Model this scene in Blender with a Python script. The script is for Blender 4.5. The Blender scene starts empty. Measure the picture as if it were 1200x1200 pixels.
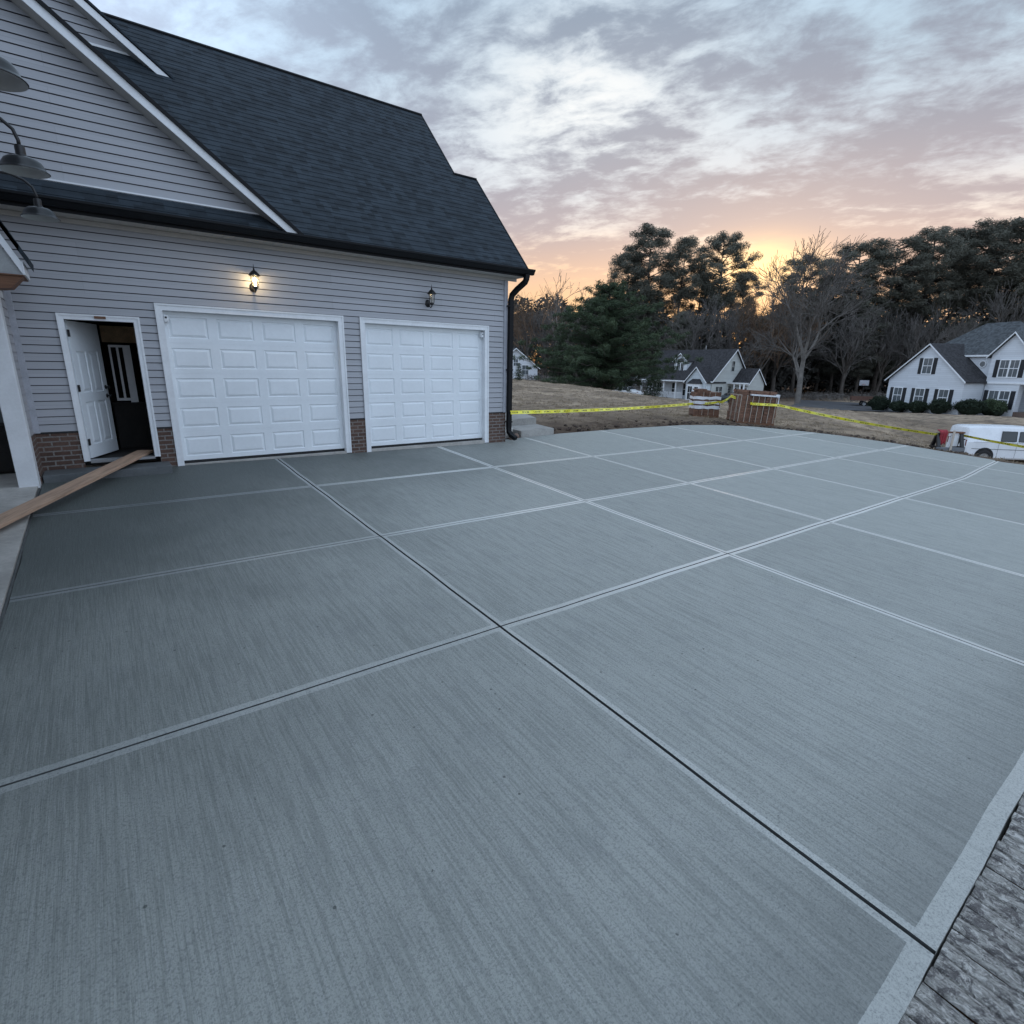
import bpy, bmesh, math, random
import numpy as np
from mathutils import Vector, Matrix

C = bpy.context.scene.collection
rnd = random.Random(7)
nrs = np.random.RandomState(11)

# ------------------------------------------------------------------ camera
EYE = np.array([0.0, 0.0, 1.69])
FPX, YAW, PITCH, ROLL = 627.42, 0.645301, -0.265017, 0.0158376
_f = np.array([math.sin(YAW)*math.cos(PITCH), math.cos(YAW)*math.cos(PITCH), math.sin(PITCH)])
_r0 = np.array([math.cos(YAW), -math.sin(YAW), 0.0]); _u0 = np.cross(_r0, _f)
_r = _r0*math.cos(ROLL)+_u0*math.sin(ROLL); _u = -_r0*math.sin(ROLL)+_u0*math.cos(ROLL)
def spot(px, py, depth):
    """surveyed position of a far thing: bearing read off the photo plus its distance in metres"""
    return EYE + depth*(_r*(px-600)/FPX - _u*(py-600)/FPX + _f)
RIGHT = np.array([math.cos(YAW), -math.sin(YAW)]); AHEAD = np.array([math.sin(YAW), math.cos(YAW)])

cam = bpy.data.cameras.new("camera"); cam_o = bpy.data.objects.new("camera", cam); C.objects.link(cam_o)
cam.sensor_width = 36; cam.lens = 36*FPX/1200; cam.clip_end = 3000; cam.clip_start = 0.05
M = Matrix(((_r[0], _u[0], -_f[0], EYE[0]), (_r[1], _u[1], -_f[1], EYE[1]), (_r[2], _u[2], -_f[2], EYE[2]), (0, 0, 0, 1)))
cam_o.matrix_world = M
sc = bpy.context.scene; sc.camera = cam_o
sc.view_settings.view_transform = 'Standard'; sc.view_settings.look = 'None'; sc.view_settings.exposure = 0

# ------------------------------------------------------------------ node helpers
def new_mat(name):
    m = bpy.data.materials.new(name); m.use_nodes = True
    nt = m.node_tree; b = nt.nodes["Principled BSDF"]
    return m, nt, b
def nd(nt, t, **kw):
    n = nt.nodes.new(t)
    for k, v in kw.items():
        if k.startswith('i_'):
            key = k[2:]; key = int(key) if key.isdigit() else key
            n.inputs[key].default_value = v
        else: setattr(n, k, v)
    return n
def lk(nt, a, b): nt.links.new(a, b)
def ramp(nt, fac, stops, interp='LINEAR'):
    n = nt.nodes.new('ShaderNodeValToRGB'); n.color_ramp.interpolation = interp
    el = n.color_ramp.elements
    while len(el) > 1: el.remove(el[-1])
    el[0].position = stops[0][0]; el[0].color = (*stops[0][1], 1)
    for p, c in stops[1:]:
        e = el.new(p); e.color = (*c, 1)
    lk(nt, fac, n.inputs[0]); return n.outputs[0]
def mth(nt, op, a, b=None, clamp=False):
    n = nt.nodes.new('ShaderNodeMath'); n.operation = op; n.use_clamp = clamp
    for i, v in enumerate((a, b)):
        if v is None: continue
        if isinstance(v, (int, float)): n.inputs[i].default_value = v
        else: lk(nt, v, n.inputs[i])
    return n.outputs[0]
def sstep(nt, v, a, b):
    n = nt.nodes.new('ShaderNodeMapRange'); n.interpolation_type = 'SMOOTHSTEP'
    lk(nt, v, n.inputs[0]); n.inputs[1].default_value = a; n.inputs[2].default_value = b
    return n.outputs[0]
def mix(nt, fac, a, b, mode='MIX'):
    n = nt.nodes.new('ShaderNodeMix'); n.data_type = 'RGBA'; n.blend_type = mode
    for sock, v in ((n.inputs[0], fac), (n.inputs[6], a), (n.inputs[7], b)):
        if isinstance(v, (int, float)): sock.default_value = v
        elif isinstance(v, tuple): sock.default_value = (*v, 1) if len(v) == 3 else v
        else: lk(nt, v, sock)
    return n.outputs[2]
def noise(nt, vec, scale, detail=4, rough=.55, dist=0.0):
    n = nd(nt, 'ShaderNodeTexNoise'); n.inputs['Scale'].default_value = scale
    n.inputs['Detail'].default_value = detail; n.inputs['Roughness'].default_value = rough; n.inputs['Distortion'].default_value = dist
    if vec is not None: lk(nt, vec, n.inputs['Vector'])
    return n.outputs[0]
def mapping(nt, vec, scale=(1, 1, 1), rot=(0, 0, 0)):
    n = nd(nt, 'ShaderNodeMapping'); n.inputs['Scale'].default_value = scale; n.inputs['Rotation'].default_value = rot
    lk(nt, vec, n.inputs['Vector']); return n.outputs[0]
def bump(nt, b, h, strength=.3, dist=.01):
    n = nd(nt, 'ShaderNodeBump'); n.inputs['Strength'].default_value = strength; n.inputs['Distance'].default_value = dist
    lk(nt, h, n.inputs['Height']); lk(nt, n.outputs[0], b.inputs['Normal'])

def plain(name, col, rough=.6, var=.12, scale=6, metal=0.0, bmp=0.0, bscale=60, dirt=None, spec=.5):
    """paint, metal, plastic ...: a base colour with soft weathering at two scales"""
    m, nt, b = new_mat(name); tc = nd(nt, 'ShaderNodeTexCoord').outputs['Object']
    n1 = noise(nt, tc, scale, 5); n2 = noise(nt, tc, scale*9, 3)
    f = mth(nt, 'ADD', mth(nt, 'MULTIPLY', n1, .65), mth(nt, 'MULTIPLY', n2, .35))
    f = sstep(nt, f, .3, .7)
    d = dirt or tuple(c*(1-var*1.6) for c in col); l = tuple(min(1, c*(1+var)) for c in col)
    lk(nt, mix(nt, f, d, l), b.inputs['Base Color'])
    r = nd(nt, 'ShaderNodeMapRange', i_3=max(.03, rough-.08), i_4=min(1, rough+.08)); lk(nt, n1, r.inputs[0]); lk(nt, r.outputs[0], b.inputs['Roughness'])
    b.inputs['Metallic'].default_value = metal; b.inputs['Specular IOR Level'].default_value = spec
    if bmp: bump(nt, b, noise(nt, tc, bscale, 3), bmp, .004)
    return m

def glass_mat(name, col=(.02, .025, .03)):
    m, nt, b = new_mat(name); tc = nd(nt, 'ShaderNodeTexCoord').outputs['Object']
    n1 = noise(nt, tc, 1.3, 3)
    lk(nt, mix(nt, n1, tuple(c*.6 for c in col), tuple(c*1.6 for c in col)), b.inputs['Base Color'])
    b.inputs['Roughness'].default_value = .08; b.inputs['Specular IOR Level'].default_value = .6
    return m

def siding_mat(name, col, rows=None, dark=.55):
    """vinyl siding; rows = course height for far houses where the laps are not modelled"""
    m, nt, b = new_mat(name); t = nd(nt, 'ShaderNodeTexCoord'); tc = t.outputs['Object']; uv = t.outputs['UV']
    st = noise(nt, mapping(nt, uv, (1.2, 40, 1)), 1.0, 4); bl = noise(nt, tc, .7, 4)
    bt = nd(nt, 'ShaderNodeTexBrick', offset=.37, i_Scale=1.0); lk(nt, uv, bt.inputs['Vector'])
    bt.inputs['Brick Width'].default_value = 3.66; bt.inputs['Row Height'].default_value = rows or .2262
    bt.inputs['Mortar Size'].default_value = .004 if not rows else .012; bt.inputs['Bias'].default_value = 0
    bt.inputs['Color1'].default_value = (*[c*.93 for c in col], 1); bt.inputs['Color2'].default_value = (*[min(1, c*1.05) for c in col], 1)
    bt.inputs['Mortar'].default_value = (*[c*(dark if rows else .85) for c in col], 1)
    c = mix(nt, mth(nt, 'MULTIPLY', sstep(nt, bl, .35, .7), .22), bt.outputs['Color'], tuple(x*.78 for x in col))
    c = mix(nt, mth(nt, 'MULTIPLY', sstep(nt, st, .5, .75), .14), c, tuple(x*.72 for x in col))
    lk(nt, c, b.inputs['Base Color']); b.inputs['Roughness'].default_value = .48
    bump(nt, b, st, .08, .003)
    return m

def shingle_mat(name, col, rows=.142, width=.31, shift=0.0):
    m, nt, b = new_mat(name); t = nd(nt, 'ShaderNodeTexCoord'); uv = t.outputs['UV']; tc = t.outputs['Object']
    us = nd(nt, 'ShaderNodeSeparateXYZ'); lk(nt, uv, us.inputs[0])
    row = mth(nt, 'FLOOR', mth(nt, 'DIVIDE', mth(nt, 'SUBTRACT', us.outputs[1], shift), rows))
    colm = mth(nt, 'FLOOR', mth(nt, 'ADD', mth(nt, 'DIVIDE', us.outputs[0], width*.45), mth(nt, 'MULTIPLY', mth(nt, 'SINE', mth(nt, 'MULTIPLY', row, 12.9898)), 40.0)))
    cx = nd(nt, 'ShaderNodeCombineXYZ'); lk(nt, colm, cx.inputs[0]); lk(nt, row, cx.inputs[1])
    wn = nd(nt, 'ShaderNodeTexWhiteNoise', noise_dimensions='2D'); lk(nt, cx.outputs[0], wn.inputs['Vector']); jit = wn.outputs['Value']
    bt = nd(nt, 'ShaderNodeTexBrick', offset=.5, squash=1.35, squash_frequency=3, i_Scale=1.0)
    lk(nt, uv, bt.inputs['Vector'])
    bt.inputs['Brick Width'].default_value = width; bt.inputs['Row Height'].default_value = rows
    bt.inputs['Mortar Size'].default_value = .006; bt.inputs['Bias'].default_value = -.1
    bt.inputs['Color1'].default_value = (*[c*.62 for c in col], 1); bt.inputs['Color2'].default_value = (*[c*1.5 for c in col], 1)
    bt.inputs['Mortar'].default_value = (*[c*.3 for c in col], 1)
    gr = noise(nt, tc, 420, 2, .7); bl = noise(nt, tc, 1.1, 4)
    c = mix(nt, jit, tuple(x*.62 for x in col), tuple(x*1.38 for x in col))
    c = mix(nt, mth(nt, 'MULTIPLY', sstep(nt, gr, .5, .8), .4), c, tuple(x*1.9 for x in col))
    c = mix(nt, mth(nt, 'MULTIPLY', sstep(nt, bl, .4, .75), .15), c, tuple(x*.66 for x in col))
    lk(nt, c, b.inputs['Base Color']); b.inputs['Roughness'].default_value = .85; b.inputs['Specular IOR Level'].default_value = .3
    bump(nt, b, mth(nt, 'ADD', mth(nt, 'MULTIPLY', jit, .8), gr), .4, .004)
    return m

def brick_mat(name, c1, c2, mortar, w=.205, h=.072, ms=.011):
    m, nt, b = new_mat(name); t = nd(nt, 'ShaderNodeTexCoord'); uv = t.outputs['UV']; tc = t.outputs['Object']
    bt = nd(nt, 'ShaderNodeTexBrick', offset=.5, i_Scale=1.0); lk(nt, uv, bt.inputs['Vector'])
    bt.inputs['Brick Width'].default_value = w; bt.inputs['Row Height'].default_value = h; bt.inputs['Mortar Size'].default_value = ms
    bt.inputs['Mortar Smooth'].default_value = .2
    bt.inputs['Color1'].default_value = (*c1, 1); bt.inputs['Color2'].default_value = (*c2, 1); bt.inputs['Mortar'].default_value = (*mortar, 1)
    n1 = noise(nt, tc, 35, 5, .65); n2 = noise(nt, tc, 3, 3)
    c = mix(nt, mth(nt, 'MULTIPLY', sstep(nt, n1, .42, .72), .5), bt.outputs['Color'], tuple(x*.5 for x in c1))
    c = mix(nt, mth(nt, 'MULTIPLY', sstep(nt, n2, .4, .7), .35), c, tuple(min(1, x*1.35) for x in c2))
    lk(nt, c, b.inputs['Base Color']); b.inputs['Roughness'].default_value = .88
    bump(nt, b, mth(nt, 'ADD', mth(nt, 'MULTIPLY', bt.outputs['Fac'], -1.0), mth(nt, 'MULTIPLY', n1, .35)), .7, .006)
    return m

def wood_mat(name, col, rough=.7, grain=(1, 14, 14)):
    m, nt, b = new_mat(name); t = nd(nt, 'ShaderNodeTexCoord'); tc = t.outputs['Object']
    g = noise(nt, mapping(nt, tc, grain), 2.2, 6, .6, .6); k = noise(nt, tc, 5, 2)
    c = ramp(nt, g, [(.25, tuple(x*.55 for x in col)), (.5, col), (.75, tuple(min(1, x*1.3) for x in col))])
    c = mix(nt, mth(nt, 'MULTIPLY', sstep(nt, k, .6, .75), .4), c, tuple(x*.45 for x in col))
    lk(nt, c, b.inputs['Base Color']); b.inputs['Roughness'].default_value = rough
    bump(nt, b, g, .25, .004)
    return m

# ------------------------------------------------------------------ mesh builder
class MB:
    def __init__(s): s.v = []; s.f = []; s.m = []; s.mi = 0; s.T = None
    def add(s, pts):
        i = len(s.v)
        for p in pts:
            p = Vector(p)
            if s.T is not None: p = s.T @ p
            s.v.append(p)
        return i
    def poly(s, pts, mi=None):
        i = s.add(pts); s.f.append(tuple(range(i, i+len(pts)))); s.m.append(s.mi if mi is None else mi)
    def box(s, x0, x1, y0, y1, z0, z1, mi=None, bev=0):
        if bev:
            return s.bevbox(x0, x1, y0, y1, z0, z1, bev, mi)
        i = s.add([(x0, y0, z0), (x1, y0, z0), (x1, y1, z0), (x0, y1, z0), (x0, y0, z1), (x1, y0, z1), (x1, y1, z1), (x0, y1, z1)])
        for q in ((3, 2, 1, 0), (4, 5, 6, 7), (0, 1, 5, 4), (1, 2, 6, 5), (2, 3, 7, 6), (3, 0, 4, 7)):
            s.f.append(tuple(i+k for k in q)); s.m.append(s.mi if mi is None else mi)
    def bevbox(s, x0, x1, y0, y1, z0, z1, b, mi=None):
        bm = bmesh.new(); bmesh.ops.create_cube(bm, size=1)
        for v in bm.verts:
            v.co = Vector(((x0+x1)/2+v.co.x*(x1-x0), (y0+y1)/2+v.co.y*(y1-y0), (z0+z1)/2+v.co.z*(z1-z0)))
        bmesh.ops.bevel(bm, geom=bm.edges[:], offset=b, segments=2, profile=.6, affect='EDGES')
        s.take(bm, mi); bm.free()
    def take(s, bm, mi=None):
        bm.verts.index_update(); i = s.add([v.co.copy() for v in bm.verts])
        for f in bm.faces:
            s.f.append(tuple(i+v.index for v in f.verts)); s.m.append(s.mi if mi is None else mi)
    def tube(s, pts, rad, n=8, cap=True, mi=None):
        pts = [Vector(p) for p in pts]; k = len(pts)
        rad = rad if isinstance(rad, (list, tuple)) else [rad]*k
        up = None; rings = []
        for j in range(k):
            d = (pts[min(j+1, k-1)]-pts[max(j-1, 0)]).normalized()
            if up is None:
                a = Vector((0, 0, 1)) if abs(d.z) < .9 else Vector((1, 0, 0)); up = d.cross(a).normalized()
            else: up = (up-d*up.dot(d)).normalized()
            w = d.cross(up)
            rings.append(s.add([pts[j]+(up*math.cos(2*math.pi*t/n)+w*math.sin(2*math.pi*t/n))*rad[j] for t in range(n)]))
        for j in range(k-1):
            for t in range(n):
                a, b = rings[j]+t, rings[j]+(t+1) % n; c, d2 = rings[j+1]+(t+1) % n, rings[j+1]+t
                s.f.append((a, b, c, d2)); s.m.append(s.mi if mi is None else mi)
        if cap:
            s.f.append(tuple(rings[0]+t for t in reversed(range(n)))); s.m.append(s.mi if mi is None else mi)
            s.f.append(tuple(rings[-1]+t for t in range(n))); s.m.append(s.mi if mi is None else mi)
    def lathe(s, prof, n=24, o=(0, 0, 0), mi=None, axis='z'):
        rings = []
        for r, z in prof:
            pts = []
            for t in range(n):
                a = 2*math.pi*t/n; x, y = r*math.cos(a), r*math.sin(a)
                p = (x, y, z) if axis == 'z' else ((x, z, y) if axis == 'y' else (z, x, y))
                pts.append((p[0]+o[0], p[1]+o[1], p[2]+o[2]))
            rings.append(s.add(pts))
        for j in range(len(prof)-1):
            for t in range(n):
                s.f.append((rings[j]+t, rings[j]+(t+1) % n, rings[j+1]+(t+1) % n, rings[j+1]+t)); s.m.append(s.mi if mi is None else mi)
    def prism(s, poly, axis, a, b, mi=None):
        """extrude a 2-D polygon along axis from a to b (axis 'x': poly=(y,z); 'y': (x,z); 'z': (x,y))"""
        def P(p, t): return {'x': (t, p[0], p[1]), 'y': (p[0], t, p[1]), 'z': (p[0], p[1], t)}[axis]
        n = len(poly); i = s.add([P(p, a) for p in poly]+[P(p, b) for p in poly])
        mm = s.mi if mi is None else mi
        s.f.append(tuple(i+k for k in range(n))); s.m.append(mm)
        s.f.append(tuple(i+n+k for k in reversed(range(n)))); s.m.append(mm)
        for k in range(n):
            s.f.append((i+k, i+n+k, i+n+(k+1) % n, i+(k+1) % n)); s.m.append(mm)
    def build(s, name, mats, parent=None, smooth=False, fix=True, loc=None, tone=None, attr=None, kind=None):
        me = bpy.data.meshes.new(name); me.from_pydata([tuple(v) for v in s.v], [], s.f)
        mats = mats if isinstance(mats, (list, tuple)) else [mats]
        for m in mats: me.materials.append(m)
        if len(mats) > 1: me.polygons.foreach_set('material_index', s.m)
        if fix:
            bm = bmesh.new(); bm.from_mesh(me); bmesh.ops.recalc_face_normals(bm, faces=bm.faces[:]); bm.to_mesh(me); bm.free()
        if smooth:
            me.polygons.foreach_set('use_smooth', [True]*len(me.polygons))
            if smooth is not True: me.set_sharp_from_angle(angle=smooth)
        auto_uv(me)
        if attr:
            for nm, vals in attr.items():
                a = me.attributes.new(nm, 'FLOAT', 'FACE'); a.data.foreach_set('value', vals)
        o = bpy.data.objects.new(name, me); C.objects.link(o)
        if parent is not None: o.parent = parent
        if loc is not None: o.location = loc
        if kind: o['kind'] = kind
        return o
def auto_uv(me):
    uvl = me.uv_layers.new(name='uv'); co = np.empty(len(me.vertices)*3); me.vertices.foreach_get('co', co); co = co.reshape(-1, 3)
    uv = np.zeros((len(me.loops), 2)); up = Vector((0, 0, 1))
    for p in me.polygons:
        n = p.normal
        if abs(n.z) > .96: u = Vector((1, 0, 0)); v = Vector((0, 1, 0))
        else: u = up.cross(n).normalized(); v = n.cross(u)
        for li in p.loop_indices:
            c = co[me.loops[li].vertex_index]
            uv[li] = (c[0]*u.x+c[1]*u.y+c[2]*u.z, c[0]*v.x+c[1]*v.y+c[2]*v.z)
    uvl.data.foreach_set('uv', uv.ravel())
def empty(name, loc=(0, 0, 0), rz=0.0):
    o = bpy.data.objects.new(name, None); C.objects.link(o); o.location = loc; o.rotation_euler = (0, 0, rz); o.empty_display_size = .2
    return o
def tag(o, label=None, cat=None, group=None, kind=None):
    if label: o['label'] = label
    if cat: o['category'] = cat
    if group: o['group'] = group
    if kind: o['kind'] = kind
    return o
def copy_tree(o, parent=None):
    c = o.copy(); C.objects.link(c)
    for k in ('label',):
        if parent is None and k in c: del c[k]
    if parent is not None: c.parent = parent
    for ch in list(o.children): copy_tree(ch, c)
    return c

# ------------------------------------------------------------------ materials
M_siding = siding_mat('vinyl_siding', (.405, .412, .437))
M_corner = plain('siding_trim', (.42, .43, .47), .5)
M_white = plain('white_trim', (.80, .82, .84), .42, .05, 3)
M_door = plain('white_garage_door', (.82, .86, .89), .38, .03, 2, bmp=.05, bscale=220)
M_soffit = plain('vinyl_soffit', (.46, .44, .41), .55, .06)
M_black = plain('black_aluminium', (.006, .007, .009), .5, .15, spec=.2)
M_iron = plain('dark_metal', (.012, .012, .014), .4, .2)
M_shingle = shingle_mat('charcoal_shingles', (.024, .033, .042), shift=.0908)
M_brick = brick_mat('dark_brick', (.080, .046, .036), (.13, .078, .060), (.23, .215, .2))
M_conc_old = plain('pale_concrete', (.43, .41, .38), .85, .16, 2.2, bmp=.3, bscale=90)
M_conc_step = plain('step_concrete', (.36, .35, .33), .85, .18, 3, bmp=.3, bscale=80)
M_conc_wet = plain('fresh_concrete', (.115, .125, .13), .6, .15, 3, bmp=.2, bscale=90)
M_plank = wood_mat('pine_plank', (.44, .29, .20))
M_brownwood = wood_mat('stained_wood', (.16, .075, .04))
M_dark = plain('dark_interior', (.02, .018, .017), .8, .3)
M_tan = plain('bare_plywood', (.22, .16, .10), .8, .2)
M_glass = glass_mat('window_glass', (.10, .115, .125))
M_darkglass = glass_mat('dark_glass')
M_rubber = plain('black_rubber', (.015, .015, .016), .75, .2)
M_steel = plain('grey_steel', (.35, .36, .37), .35, .1, metal=.7)

# ------------------------------------------------------------------ slab plane, terrain
def slab_z(x, y): return -.0089*x+.0586*(y-10.5)
SLAB = [(-.88, .262), (19.05, .262), (19.22, 3.1), (19.36, 4.8), (19.5, 6.3), (19.3, 7.7), (18.75, 8.9), (17.9, 10.0), (16.8, 10.65), (15.4, 11.02),
        (12.5, 11.1), (9.85, 11.0), (8.6, 10.84), (7.66, 10.72), (7.66, 10.512), (-.88, 10.512)]
_P = np.array(SLAB)
def slab_dist(x, y):
    """signed-ish distance: 0 inside the slab outline, metres outside"""
    x = np.asarray(x, float); y = np.asarray(y, float); d = np.full(x.shape, 1e9); ins = np.zeros(x.shape, bool)
    n = len(_P)
    for i in range(n):
        a = _P[i]; b = _P[(i+1) % n]; e = b-a
        t = np.clip(((x-a[0])*e[0]+(y-a[1])*e[1])/(e@e), 0, 1)
        d = np.minimum(d, np.hypot(x-a[0]-t*e[0], y-a[1]-t*e[1]))
        c = ((a[1] > y) != (b[1] > y)) & (x < (b[0]-a[0])*(y-a[1])/(b[1]-a[1]+1e-12)+a[0]); ins ^= c
    return np.where(ins, 0, d)
_ctl = [spot(*q) for q in [(640, 490, 17.5), (700, 481, 21), (620, 470, 26), (622, 447, 48), (700, 455, 46), (770, 466, 44), (650, 460, 34), (760, 476, 29),
        (700, 490, 17.5), (832, 471, 73), (762, 467, 77), (890, 471, 78), (840, 475, 52), (950, 482, 48), (950, 470, 82), (1010, 474, 74), (1036, 482, 64), (1121, 486, 55.4), (1180, 489, 49),
        (1060, 494, 36), (1000, 492, 34), (1000, 503, 24), (1060, 512, 21), (1098, 491, 46), (1150, 494, 45), (1130, 541, 31), (1215, 548, 29), (1180, 552, 27),
        (620, 443, 88), (700, 449, 92), (800, 460, 100), (950, 462, 100), (1100, 465, 100), (600, 443, 150), (900, 452, 150), (1250, 460, 140), (720, 464, 56),
        (880, 497, 20.5), (830, 487, 22.5), (900, 487, 32), (930, 494, 25)]]
_ctl += [np.array(p) for p in [(-25, 30, .5), (0, 34, .5), (-35, -25, -1.0), (15, -25, -2.6), (45, -25, -4.2), (40, 0, -3.4), (12, 24, .3), (9, 13, .02), (-300, 300, 6), (300, 300, 0), (300, -300, -9), (-300, -300, -4),
        (0, 300, 6), (300, 0, -4), (20.5, 2, -.9), (21, 6, -.75), (26, 3, -2.0), (-8, -4, -.75), (6, -4, -.95)]]
_K = np.array(_ctl)
def _phi(d2): return np.sqrt(d2+9.0)
_A = np.zeros((len(_K)+1,)*2); _A[:-1, :-1] = _phi(((_K[:, None, :2]-_K[None, :, :2])**2).sum(-1)); _A[:-1, -1] = 1; _A[-1, :-1] = 1
_A[:-1, :-1] += np.eye(len(_K))*-.15
_w = np.linalg.solve(_A, np.append(_K[:, 2], 0))
def ground(x, y):
    x = np.asarray(x, float); y = np.asarray(y, float); sh = x.shape; X = x.ravel(); Y = y.ravel()
    z = _w[-1]+(_phi((X[:, None]-_K[None, :, 0])**2+(Y[:, None]-_K[None, :, 1])**2)*_w[None, :-1]).sum(1)
    d = slab_dist(X, Y); t = np.clip(d/3.0, 0, 1); t = t*t*(3-2*t)
    z = np.where(d > 3, z, (slab_z(X, Y)-.16+.12*np.clip(d/.5, 0, 1))*(1-t)+z*t)
    # under the house and porch the soil stays below the floors
    u = (X < 7.9) & (X > -9) & (Y > 10.3) & (Y < 18.2); z = np.where(u, np.minimum(z, -.25), z)
    u = (X < -.7) & (Y < 10.6) & (Y > -3); z = np.where(u, np.minimum(z, slab_z(X, Y)-.45), z)
    u = (Y < .4) & (Y > -5) & (X < 12); z = np.where(u, np.minimum(z, slab_z(X, Y)-.6), z)
    return z.reshape(sh)
def gz(x, y): return float(ground(np.array([x]), np.array([y]))[0])

def axis_list(lo, hi, fine_lo, fine_hi, step):
    a = list(np.arange(fine_lo, fine_hi+1e-6, step)); s = step; x = fine_hi
    while x < hi: s *= 1.22; x += s; a.append(x)
    s = step; x = fine_lo; b = []
    while x > lo: s *= 1.22; x -= s; b.append(x)
    return np.array(b[::-1]+a)
def grid_mesh(name, xs, ys, zf, mat, attr=None, kind=None):
    X, Y = np.meshgrid(xs, ys); Z = zf(X, Y); n, m_ = X.shape
    V = np.stack([X, Y, Z], -1).reshape(-1, 3); idx = np.arange(n*m_).reshape(n, m_)
    F = np.stack([idx[:-1, :-1], idx[:-1, 1:], idx[1:, 1:], idx[1:, :-1]], -1).reshape(-1, 4)
    me = bpy.data.meshes.new(name); me.from_pydata(V.tolist(), [], F.tolist()); me.materials.append(mat)
    me.polygons.foreach_set('use_smooth', [True]*len(me.polygons))
    if attr:
        for k, fn in attr.items():
            a = me.attributes.new(k, 'FLOAT', 'POINT'); a.data.foreach_set('value', fn(X, Y).ravel())
    o = bpy.data.objects.new(name, me); C.objects.link(o)
    if kind: o['kind'] = kind
    return o

def lawn_mat():
    m, nt, b = new_mat('dormant_lawn'); tc = nd(nt, 'ShaderNodeTexCoord').outputs['Object']
    n1 = noise(nt, tc, .22, 5, .6, .5); n2 = noise(nt, tc, 1.7, 5, .65); n3 = noise(nt, tc, 14, 4, .7); n4 = noise(nt, mapping(nt, tc, (.5, 2.2, 1), (0, 0, .5)), .8, 5, .65)
    c = mix(nt, sstep(nt, n1, .35, .66), (.255, .195, .14), (.47, .365, .265))
    c = mix(nt, mth(nt, 'MULTIPLY', sstep(nt, n2, .42, .66), .75), c, (.18, .142, .112))
    c = mix(nt, mth(nt, 'MULTIPLY', sstep(nt, n4, .5, .64), .6), c, (.095, .078, .063))
    c = mix(nt, mth(nt, 'MULTIPLY', sstep(nt, n3, .5, .75), .55), c, (.36, .29, .215))
    at = nd(nt, 'ShaderNodeAttribute', attribute_name='dirt').outputs['Fac']
    dz = mth(nt, 'MULTIPLY', at, mth(nt, 'ADD', mth(nt, 'MULTIPLY', n2, 1.6), .2), True)
    c = mix(nt, dz, c, mix(nt, n3, (.05, .036, .028), (.15, .105, .078)))
    wl = nd(nt, 'ShaderNodeAttribute', attribute_name='litter').outputs['Fac']
    c = mix(nt, wl, c, mix(nt, n2, (.05, .036, .027), (.11, .075, .055)))
    lk(nt, c, b.inputs['Base Color']); b.inputs['Roughness'].default_value = .95; b.inputs['Specular IOR Level'].default_value = .15
    bump(nt, b, mth(nt, 'ADD', n3, mth(nt, 'MULTIPLY', n2, 2.0)), .9, .09)
    return m
M_lawn = lawn_mat()
def _dirt(X, Y):
    d = slab_dist(X, Y); return np.clip(1.15-d/2.6, 0, 1)*(d >= 0)
def _litter(X, Y):
    D = X*_f[0]+Y*_f[1]; L = X*_r[0]+Y*_r[1]; return np.clip((D-80-8*np.sin(L*.12))/14, 0, 1)
def ground_vis(X, Y):
    z = ground(X, Y); d = slab_dist(X, Y)
    return z+np.clip(d-.6, 0, 1)*(.05*np.sin(X*1.7+Y*.6)*np.sin(Y*1.3-X*.4)+.03*np.sin(X*4.1+1)*np.sin(Y*3.7))
grid_mesh('ground', axis_list(-420, 420, -12, 62, .62), axis_list(-420, 420, -8, 62, .62), ground_vis, M_lawn, {'dirt': _dirt, 'litter': _litter}, 'structure')

# asphalt turnaround by the white house
M_asph = plain('asphalt', (.075, .075, .08), .9, .2, .6, bmp=.3, bscale=30)
def road(name, c00, c10, c01, c11, nu=26, nv=12):
    V = []; F = []
    P = [spot(*c)[:2] for c in (c00, c10, c01, c11)]
    for j in range(nv+1):
        for i in range(nu+1):
            u, v = i/nu, j/nv; p = (P[0]*(1-u)+P[1]*u)*(1-v)+(P[2]*(1-u)+P[3]*u)*v
            q = p+np.array([.5*math.sin(7*u+3*v), .5*math.sin(5*u-2*v)])*(1 if 0 < j < nv else .6)
            V.append((q[0], q[1], gz(q[0], q[1])+.10))
    for j in range(nv):
        for i in range(nu):
            a = j*(nu+1)+i; F.append((a, a+1, a+nu+2, a+nu+1))
    b = MB(); b.v = [Vector(v) for v in V]; b.f = F; b.m = [0]*len(F)
    return b.build(name, M_asph, kind='structure')
road('asphalt_road', (908, 480, 58), (1046, 483, 58), (935, 472, 84), (1052, 474, 72))

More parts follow.
